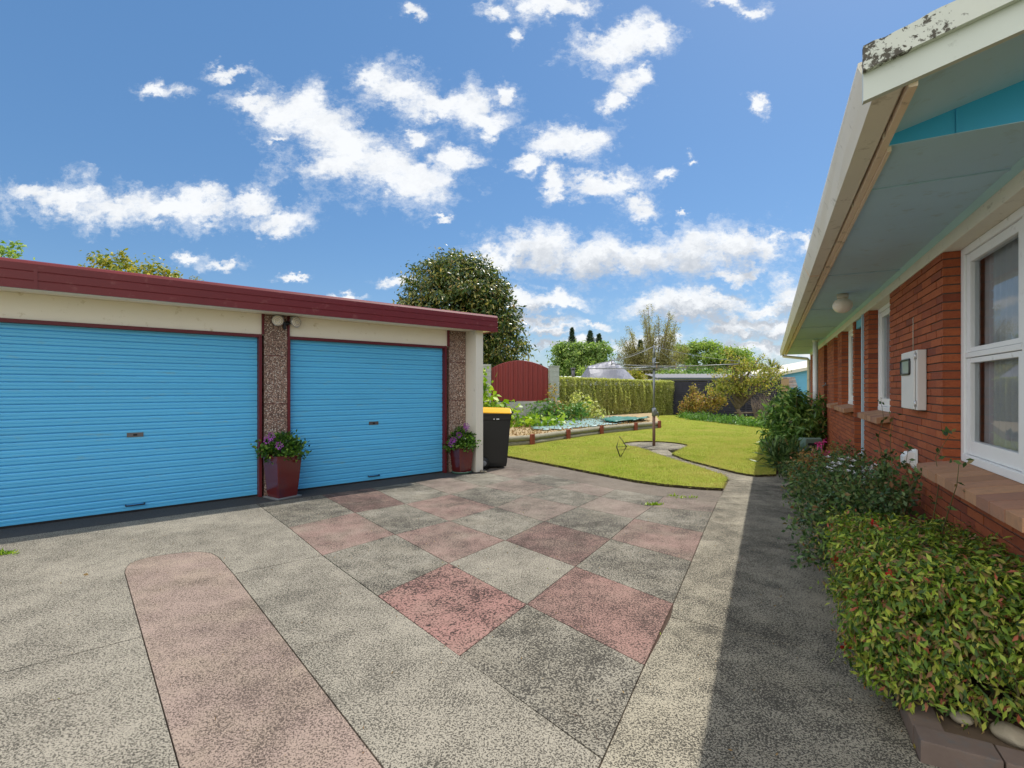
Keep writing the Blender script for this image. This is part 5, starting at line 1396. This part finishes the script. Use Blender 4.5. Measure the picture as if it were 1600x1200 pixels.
# far treeline
P_ = []
for i in range(420):
    x = RNG.uniform(-190, 190); h_ = 2.0+2.2*abs(mnoise.noise(Vector((x*.06, 0, 0))))+RNG.uniform(0, .8)
    P_.append(np.array([x, 125+RNG.uniform(-4,4), 0])+np.stack([RNG.normal(size=60)*2.2, RNG.normal(size=60)*1.5, RNG.uniform(0, h_, 60)], 1))
P_ = np.concatenate(P_); o = leafobj('distant_treeline', P_, RNG.uniform(.5, 1.1, len(P_)), M['l_far'], None, .6, .2)
prop(o, 'low dark line of far off trees along the horizon', 'treeline', kind='stuff')

# ================================================================== GARDEN PLANTS
def plant(name, x, y, blobs, mat, label, cat='shrub', ncl=80, nl=24, rc=.12, leaf=.06, aspect=.5, shell=.6, nst=10, z0=.05, up=.2, sr=.008, spread=.9):
    e = empty(name, (x, y, z0), label, cat)
    B = [(x+b[0], y+b[1], z0+b[2], b[3], b[4], b[5]) for b in blobs]
    P_, N_ = clumps(B, ncl, nl, rc, shell); P_[:, 2] = np.maximum(P_[:, 2], z0+.01)
    mb = MB()
    for _ in range(nst):
        q = P_[RNG.integers(len(P_))]; a0 = (x+random.gauss(0,.06), y+random.gauss(0,.06), z0-.03)
        m_ = ((a0[0]+q[0])/2+random.gauss(0,.03), (a0[1]+q[1])/2, (a0[2]+q[2])/2+.08*q[2])
        mb.tube([a0, m_, tuple(q)], [sr, sr*.7, sr*.35], 6)
    mb.build('stems', M['stem'], e)
    leafobj('foliage', P_, leaf*(.6+.8*RNG.random(len(P_))), mat, e, aspect, up, N_, spread=spread, flat=name != 'lily_clump')
    return e
# clipped nandina bush in the near right corner
bc = HF(3.05, .70, 0)
e = empty('clipped_bush', (bc[0], bc[1], .05), 'dense clipped green and bronze bush in the near bed corner', 'shrub')
n_ = 1500; Ps = []; Ns = []
a0_, a1_, d0_, d1_, zt_ = 2.52, 3.62, .33, .97, .70
for _ in range(n_):
    s_ = random.random(); t = random.uniform(a0_, a1_); d = random.uniform(d0_, d1_); z = random.uniform(.10, zt_)
    topz = zt_-.05+.035*mnoise.noise(Vector((t*6, d*6, 0)))-.10*max(0, (t-3.2))*1.2+.03*(d-.6)
    if s_ < .36: z = topz; nv = (0, 0, 1)
    elif s_ < .62: t = a0_+.02; nv = (-1, 0, .1)
    elif s_ < .90: d = d0_+.02; nv = (0, -1, .1)
    else: t = a1_; nv = (1, 0, .2)
    # round the corners and undercut the base
    def rnd(v, lo, hi, r): return v
    ct, cd = (a0_+a1_)/2, (d0_+d1_)/2; ht, hd2 = (a1_-a0_)/2, (d1_-d0_)/2
    ut, ud, uz = (t-ct)/ht, (d-cd)/hd2, (z-.35)/.35
    q = (abs(ut)**5+abs(ud)**5+abs(max(uz, 0))**5)**.2
    if q > .98: ut, ud, uz = ut/q, ud/q, (uz/q if uz > 0 else uz)
    if z < .22: k__ = 1-(.22-z)*1.4; ut *= k__; ud *= k__
    if ut < -.6 and z < .3 and ud > .1 and random.random() < .6: continue
    w_ = HF(ct+ut*ht, cd+ud*hd2, (.35+uz*.35))
    nw = Vector((nv[0]*U[0]+nv[1]*R_[0], nv[0]*U[1]+nv[1]*R_[1], nv[2]))
    k_ = 17
    bump_ = 1+.0
    c = np.array(w_)+np.array(nw)*(random.random()**2*-.12+.055*mnoise.noise(Vector(w_)*7)+.03*mnoise.noise(Vector(w_)*19))
    if random.random() < .07: c += np.array(nw)*random.uniform(.02,.07)
    Ps.append(c+RNG.normal(size=(k_, 3))*np.array([.030,.030,.022])); Ns.append(np.tile(np.array(nw), (k_, 1)))
P_ = np.concatenate(Ps); N_ = np.concatenate(Ns)
leafobj('foliage', P_, RNG.uniform(.02, .046, len(P_)), M['l_nandina'], e, .36, .05, N_, spread=.7, droop=.35, flat=True)
# inner leaves so the bush is not hollow
k_ = 12000; tI = RNG.uniform(a0_+.08, a1_-.06, k_); dI = RNG.uniform(d0_+.07, d1_-.03, k_); zI = RNG.uniform(.22, .60, k_)
P_ = np.stack([tI*U[0]+dI*R_[0], tI*U[1]+dI*R_[1], zI], 1)
leafobj('inner_foliage', P_, RNG.uniform(.02, .04, k_), M['l_nandina'], e, .4, .1)
mb = MB()
for _ in range(60):
    t, d = random.uniform(2.6, 3.5), random.uniform(.42, .92); b_ = HF(t, d, .05); q = HF(t+random.gauss(0,.07), d+random.gauss(0,.06), .40)
    mb.tube([b_, tuple((Vector(b_)+Vector(q))/2+Vector((random.gauss(0,.02), random.gauss(0,.02), 0))), q], .0045, 5)
mb.build('stems', M['stem'], e)
mb = MB()
for (t, d, z) in ((3.05,.30,.50),(2.75,.31,.20),(2.56,.45,.62),(3.3,.5,.66),(2.5,.9,.5)):
    c = Vector(HF(t, d, z))
    for k_ in range(5):
        a = random.uniform(0, 6.28); dv = Vector((math.cos(a)-.4, -.4+math.sin(a)*.4, math.sin(a)*.8)).normalized()*.035; s_ = dv.cross(Vector((0,1,.3))).normalized()*.008
        mb.add([tuple(c), tuple(c+dv*.5+s_), tuple(c+dv), tuple(c+dv*.5-s_)], [(0,1,2,3)])
mb.build('red_leaves', M['redleaf'], e, recalc=False)

# straggly rose like shrub
rc_ = HF(5.0, .58, 0)
def straggly(name, t0, t1, d0, d1, h, n, mat, label, leaf=.035, lens=(.3,.7), seed=3, base_d=.72, cat='shrub'):
    c = HF((t0+t1)/2, base_d, .05); e = empty(name, c, label, cat)
    mb = MB(); Ps = []
    for _ in range(n):
        t = random.uniform(t0, t1); b_ = Vector(HF(random.uniform(t*.5+(t0+t1)*.25-.15, t*.5+(t0+t1)*.25+.15), base_d+random.gauss(0,.06), .03))
        d = random.uniform(d0, d1); z = h*random.uniform(.25, 1)*(1-.35*abs((d-base_d)/(base_d-d0+.01)))
        q = Vector(HF(t, d, z)); m_ = b_.lerp(q, .5)+Vector((0, 0, .14*h+random.uniform(0,.06)))
        mb.tube([tuple(b_), tuple(m_), tuple(q)], [.005, .0035, .0015], 5)
        for _k in range(18):
            s_ = random.uniform(.35, 1.0); p = (b_.lerp(m_, s_*2) if s_ < .5 else m_.lerp(q, s_*2-1))
            Ps.append(np.array(p)+RNG.normal(size=(4, 3))*.028)
    mb.build('stems', M['stem'], e)
    P_ = np.concatenate(Ps); P_[:, 2] = np.maximum(P_[:, 2], .03)
    leafobj('foliage', P_, leaf*(.6+.8*RNG.random(len(P_))), mat, e, .55, .15)
    return e
e = straggly('rose_bush', 3.75, 5.3, .10, .93, .98, 150, M['l_rose'], 'dark green straggly bush spilling over the path below the meter box', .036)
# two long shoots reaching up in front of the wall
for (t, d, z1_, dt, dd) in ((4.25,.86,.98,.05,-.03),(4.75,.82,1.18,.10,.02),(5.25,.84,1.30,.0,.0),(3.55,.80,1.05,-.5,.0),(3.9,.86,1.12,-.1,.04)):
    b_ = HF(t, d, .3); q = HF(t+dt, d+dd, z1_)
    pts_ = [tuple(Vector(b_).lerp(Vector(q), i/6)+Vector((random.gauss(0,.012), random.gauss(0,.012), 0))) for i in range(7)]
    mb = MB(); mb.tube(pts_, [.004,.004,.0035,.003,.0025,.002,.0015], 5); s1_ = mb.build('long_shoot', M['stem'], e)
    PP = np.concatenate([np.array(p)+RNG.normal(size=(3, 3))*.014 for p in pts_[1:]+[pts_[-1]]]); leafobj('shoot_leaves', PP, RNG.uniform(.03, .055, len(PP)), M['l_rose'], s1_, .5, .1)
e = straggly('low_shrub', 5.2, 6.9, .12, .90, .85, 115, M['l_rose'], 'grey green low bush against the wall between the small window and the path', .034)
# white flowers in the middle of it
for (t, d, z) in [(random.uniform(4.7, 5.7), random.uniform(.45, .80), random.uniform(.60, .80)) for _ in range(44)]:
    c = Vector(HF(t, d, z)); m = MB()
    for k_ in range(6):
        a = k_*1.05; dv = Vector((math.cos(a), math.sin(a)*.7-.4, .5+.2*math.sin(a*2)))*.030; s_ = dv.cross(Vector((0,0,1))).normalized()*.014
        m.add([tuple(c), tuple(c+dv*.5+s_), tuple(c+dv), tuple(c+dv*.5-s_)], [(0,1,2,3)])
    o_ = m.build('white_flower', M['whitepetal'], e, recalc=False)
e = straggly('bronze_bush', 6.5, 8.3, .22, .88, .70, 150, M['l_redbush'], 'bronze and russet leaved bush below the side door trim', .036)
for (px_, py_, z_d) in ((1266,716,0),(1262,724,0),(1274,709,0),(1277,693,0),(1284,690,0),(1270,727,0),(1292,707,0)):
    # pink flower clusters on the near side of the bush
    t = 7.9+random.uniform(-.3,.3); 
    ratio = (px_-CX)/F; d = t*(R_[0]*0+U[1]*ratio-U[0])/(R_[0]-R_[1]*ratio)
    p = HF(t, d, 0); z = H-(py_-HY)/F*p[1]; c = Vector((p[0], p[1], z)); m = MB()
    for k_ in range(14):
        o_ = Vector((random.gauss(0,.026), random.gauss(0,.026), random.gauss(0,.022))); a = random.uniform(0,6.28)
        dv = Vector((math.cos(a), -.5, math.sin(a)))*.022; s_ = dv.cross(Vector((0,1,0))).normalized()*.014
        m.add([tuple(c+o_), tuple(c+o_+dv*.5+s_), tuple(c+o_+dv), tuple(c+o_+dv*.5-s_)], [(0,1,2,3)])
    m.tube([(c.x+.02, c.y+.02, .2), tuple(c)], .003, 5); m.build('pink_flower', M['pinkpetal'], e, recalc=False)
# big laurel like shrub
pc2 = HF(11.2, .38, 0)
plant('laurel_shrub', pc2[0], pc2[1], [(0,0,.62,.50,.48,.50),(-.15,0,.95,.36,.34,.34),(.28,.05,.80,.38,.36,.42),(-.30,-.1,.38,.36,.34,.34),(.1,-.15,.35,.45,.4,.32),(.05,.1,1.12,.28,.26,.22)], M['l_laurel'],
      'large glossy green leafy shrub at the edge of the lawn by the white pipe', ncl=330, nl=18, rc=.10, leaf=.115, aspect=.30, shell=.6, nst=16, sr=.012, up=.35)
pc3 = HF(9.7, .30, 0)
plant('lily_clump', pc3[0], pc3[1], [(0,0,.18,.30,.28,.22),(-.2,-.15,.12,.2,.2,.15)], M['l_rose'], 'dark green spiky clump at the foot of the large glossy shrub', 'plant', ncl=40, nl=22, rc=.12, leaf=.18, aspect=.12, nst=3, up=.8)
pc3 = HF(8.6, .42, 0)
plant('weedy_plant', pc3[0], pc3[1], [(0,0,.10,.28,.24,.14)], M['l_rose'], 'low trailing plant at the corner of the path and lawn', 'plant', ncl=36, nl=14, rc=.08, leaf=.05, nst=4)
# green grey hose box
hb = empty('hose_box', HF(9.55, .62, .05), 'grey green plastic hose box beside the glossy shrub', 'hose box')
fHB = lambda x, y, z: (lambda p: (p[0]+x, p[1]+y, z))(HF(9.8, .60, 0))
mb = MB(fHB); mb.extr([(-.10,.10),(.14,.10),(.14,.50),(.10,.545),(-.05,.56),(-.10,.54)], -.13, .15); mb.build('case', M['greenbox'], hb, bevel=.014)
mb = MB(fHB); mb.box(-.09, .10, -.112, -.101, .44, .475); mb.box(-.02,.02,-.112,-.101,.36,.44); mb.build('slot', M['dark'], hb)
mb = MB(fHB); mb.tube([(.0,-.11,.30),(.03,-.16,.2),(-.05,-.18,.12),(-.12,-.10,.10),(-.05,-.2,.07),(.1,-.22,.07)], .011, 8); mb.build('hose', M['tarp_dark'], hb)

# small fruit tree by the back fence with shrubs and ground cover
tx, ty = G(1157, 656)
tree('fruit_tree', tx, ty, [(-.2,0,1.85,1.0,.8,.70),(.9,-.1,1.75,.8,.7,.60),(-.9,0,1.55,.7,.7,.50),(.2,0,2.4,.75,.6,.45),(1.4,0,2.0,.5,.5,.5),(0,0,1.3,.7,.6,.35),(-.5,0,2.75,.25,.25,.4),(.8,0,2.6,.3,.3,.35)], M['l_fruit'],
     'small yellow green fruit tree with a pale trunk before the dark fence', ncl=330, nl=15, rc=.22, leaf=.10, trunk_h=.9, r0=.11, shell=.8)
for (px_, py_, bl, lb, mt_) in ((1110, 653, [(0,0,.85,.65,.5,.50),(-.5,0,.65,.4,.4,.40),(.4,0,.95,.4,.4,.45)], 'russet shrub against the dark fence left of the fruit tree', 'l_shrub'), (1082, 652, [(0,0,.65,.38,.35,.42),(.05,0,1.2,.13,.13,.35),(-.3,0,.45,.3,.3,.28)], 'pinkish small shrub at the left end of the dark fence', 'l_shrub')):
    x, y = G(px_, py_); tree('garden_shrub', x, y, bl, M[mt_], lb, 'shrub', ncl=120, nl=15, rc=.16, leaf=.10, trunk_h=.3, r0=.03, shell=.8)
x, y = G(1202, 657); e = empty('twig_heap', (x, y, 0), 'heap of bare pale prunings leaning on the dark fence', 'twigs'); mb = MB()
for _ in range(90):
    a = x+random.uniform(-.55,.4); mb.tube([(a, y+random.uniform(-.1,.3), 0), (a+random.uniform(-.25,.25), y+.3, random.uniform(.4,.75)), (a+random.uniform(-.4,.4), y+.35, random.uniform(.7,1.3))], [.012,.008,.003], 4)
mb.build('twigs', painted('pale_twigs', lin(150, 132, 118), .8, .3), e)
x, y = G(1183, 656); mb = MB(); mb.box(x-.9, x+.9, y, y+.25, .28, .33); mb.box(x-.8, x-.7, y+.02, y+.2, 0, .28); mb.box(x+.7, x+.8, y+.02, y+.2, 0, .28); prop(mb.build('plank_bench', M['bark']), 'low weathered plank shelf under the fruit tree', 'bench')
P_ = []
for i in range(150):
    px_ = random.uniform(1066, 1212); y_ = 649+(px_-1066)*.115+random.uniform(0, 4.5); x, y = G(px_, y_+2)
    P_.append(np.array([x, y, .04])+np.stack([RNG.normal(size=50)*.12, RNG.normal(size=50)*.12, np.abs(RNG.normal(size=50))*.10], 1))
P_ = np.concatenate(P_); prop(leafobj('ground_cover', P_, RNG.uniform(.06, .13, len(P_)), M['l_cover'], None, .4, .5), 'low green ground cover along the foot of the back fence', 'ground cover', kind='stuff')
# vines and pumpkin like plants in the raised bed
plant('grape_vine', -1.35, 13.9, [(0,0,.9,.7,.5,.85),(.45,.1,.75,.6,.5,.5),(.1,0,1.5,.55,.45,.45),(.7,0,.45,.5,.5,.35)], M['l_vine'], 'tall bright lime green vine growing beside the garage end', 'vine', ncl=190, nl=9, rc=.22, leaf=.17, aspect=.8, z0=.2, nst=12)
plant('pumpkin_plant', .5, 15.4, [(0,0,.15,.8,.7,.18),(.9,.5,.15,.7,.5,.16),(-.8,.2,.3,.7,.6,.3)], M['l_vine'], 'sprawling bright green vegetable plants on the raised bed', 'plant', ncl=80, nl=8, rc=.2, leaf=.14, aspect=.8, z0=.2, nst=10)
plant('weedy_plant', 1.45, 18.0, [(0,0,.9,.15,.15,.6),(.15,0,.5,.25,.2,.4)], M['l_shrub'], 'tall thin seeding weed in front of the red gate', 'plant', ncl=36, nl=10, rc=.14, leaf=.10, z0=.2, nst=6)
plant('bed_bush', 1.1, 17.6, [(0,0,.35,.5,.4,.35),(.7,.3,.25,.6,.4,.3),(1.3,.5,.3,.5,.4,.35)], M['l_cover'], 'leafy bush below the grey gate pier', 'plant', ncl=90, nl=12, rc=.2, leaf=.12, aspect=.6, z0=.2, nst=10)
plant('bed_bush', 2.7, 19.0, [(0,0,.4,.5,.3,.45),(.4,0,.2,.5,.3,.25),(-.2,0,.8,.2,.2,.3)], M['l_hedge'], 'straggling shoots at the left foot of the hedge', 'plant', ncl=70, nl=14, rc=.18, leaf=.12, z0=.15, nst=10)
# small things on the paving
for i, (px_, py_, n_, lb) in enumerate(((1022, 789, 40, 'bright weed tuft growing where four paving tiles meet'), (2, 866, 50, 'weed tuft in front of the left roller door'), (1075, 778, 16, 'small weed tuft in the long joint beside the lawn band, right one'), (1050, 775, 12, 'small weed tuft in the long joint beside the lawn band, left one'))):
    x, y = G(px_, py_); P_ = np.array([x, y, .0])+np.stack([RNG.normal(size=n_*3)*(.05 if i < 2 else .06), RNG.normal(size=n_*3)*.015, np.zeros(n_*3)], 1)
    o = leafobj('weed_tuft', P_, RNG.uniform(.02, .055, len(P_)), M['l_vine'], None, .3, .6); prop(o, lb, 'weed')
x, y = G(130, 899); o = leafobj('fallen_leaf', np.array([[x, y, .008], [x+.02, y, .01]]), np.array([.045, .03]), M['l_litter'], None, .7, .1); prop(o, 'single dry brown leaf lying on the left grey slab', 'leaf')
litter('paving_litter', [P(90,1190), P(1390,1190), P(1330,900), P(1100,800), P(430,800), P(50,880)], 260, .004, M['l_litter'], .008, .02, 'tiny dry bits scattered over the paving', 'leaf litter')
litter('kerb_litter', [HF(2.4,.38,0)[:2], HF(5.2,.38,0)[:2], HF(5.2,.5,0)[:2], HF(2.4,.5,0)[:2]], 340, .004, M['l_litter'], .012, .03, 'dry leaves gathered along the kerb beside the clipped bush', 'leaf litter')
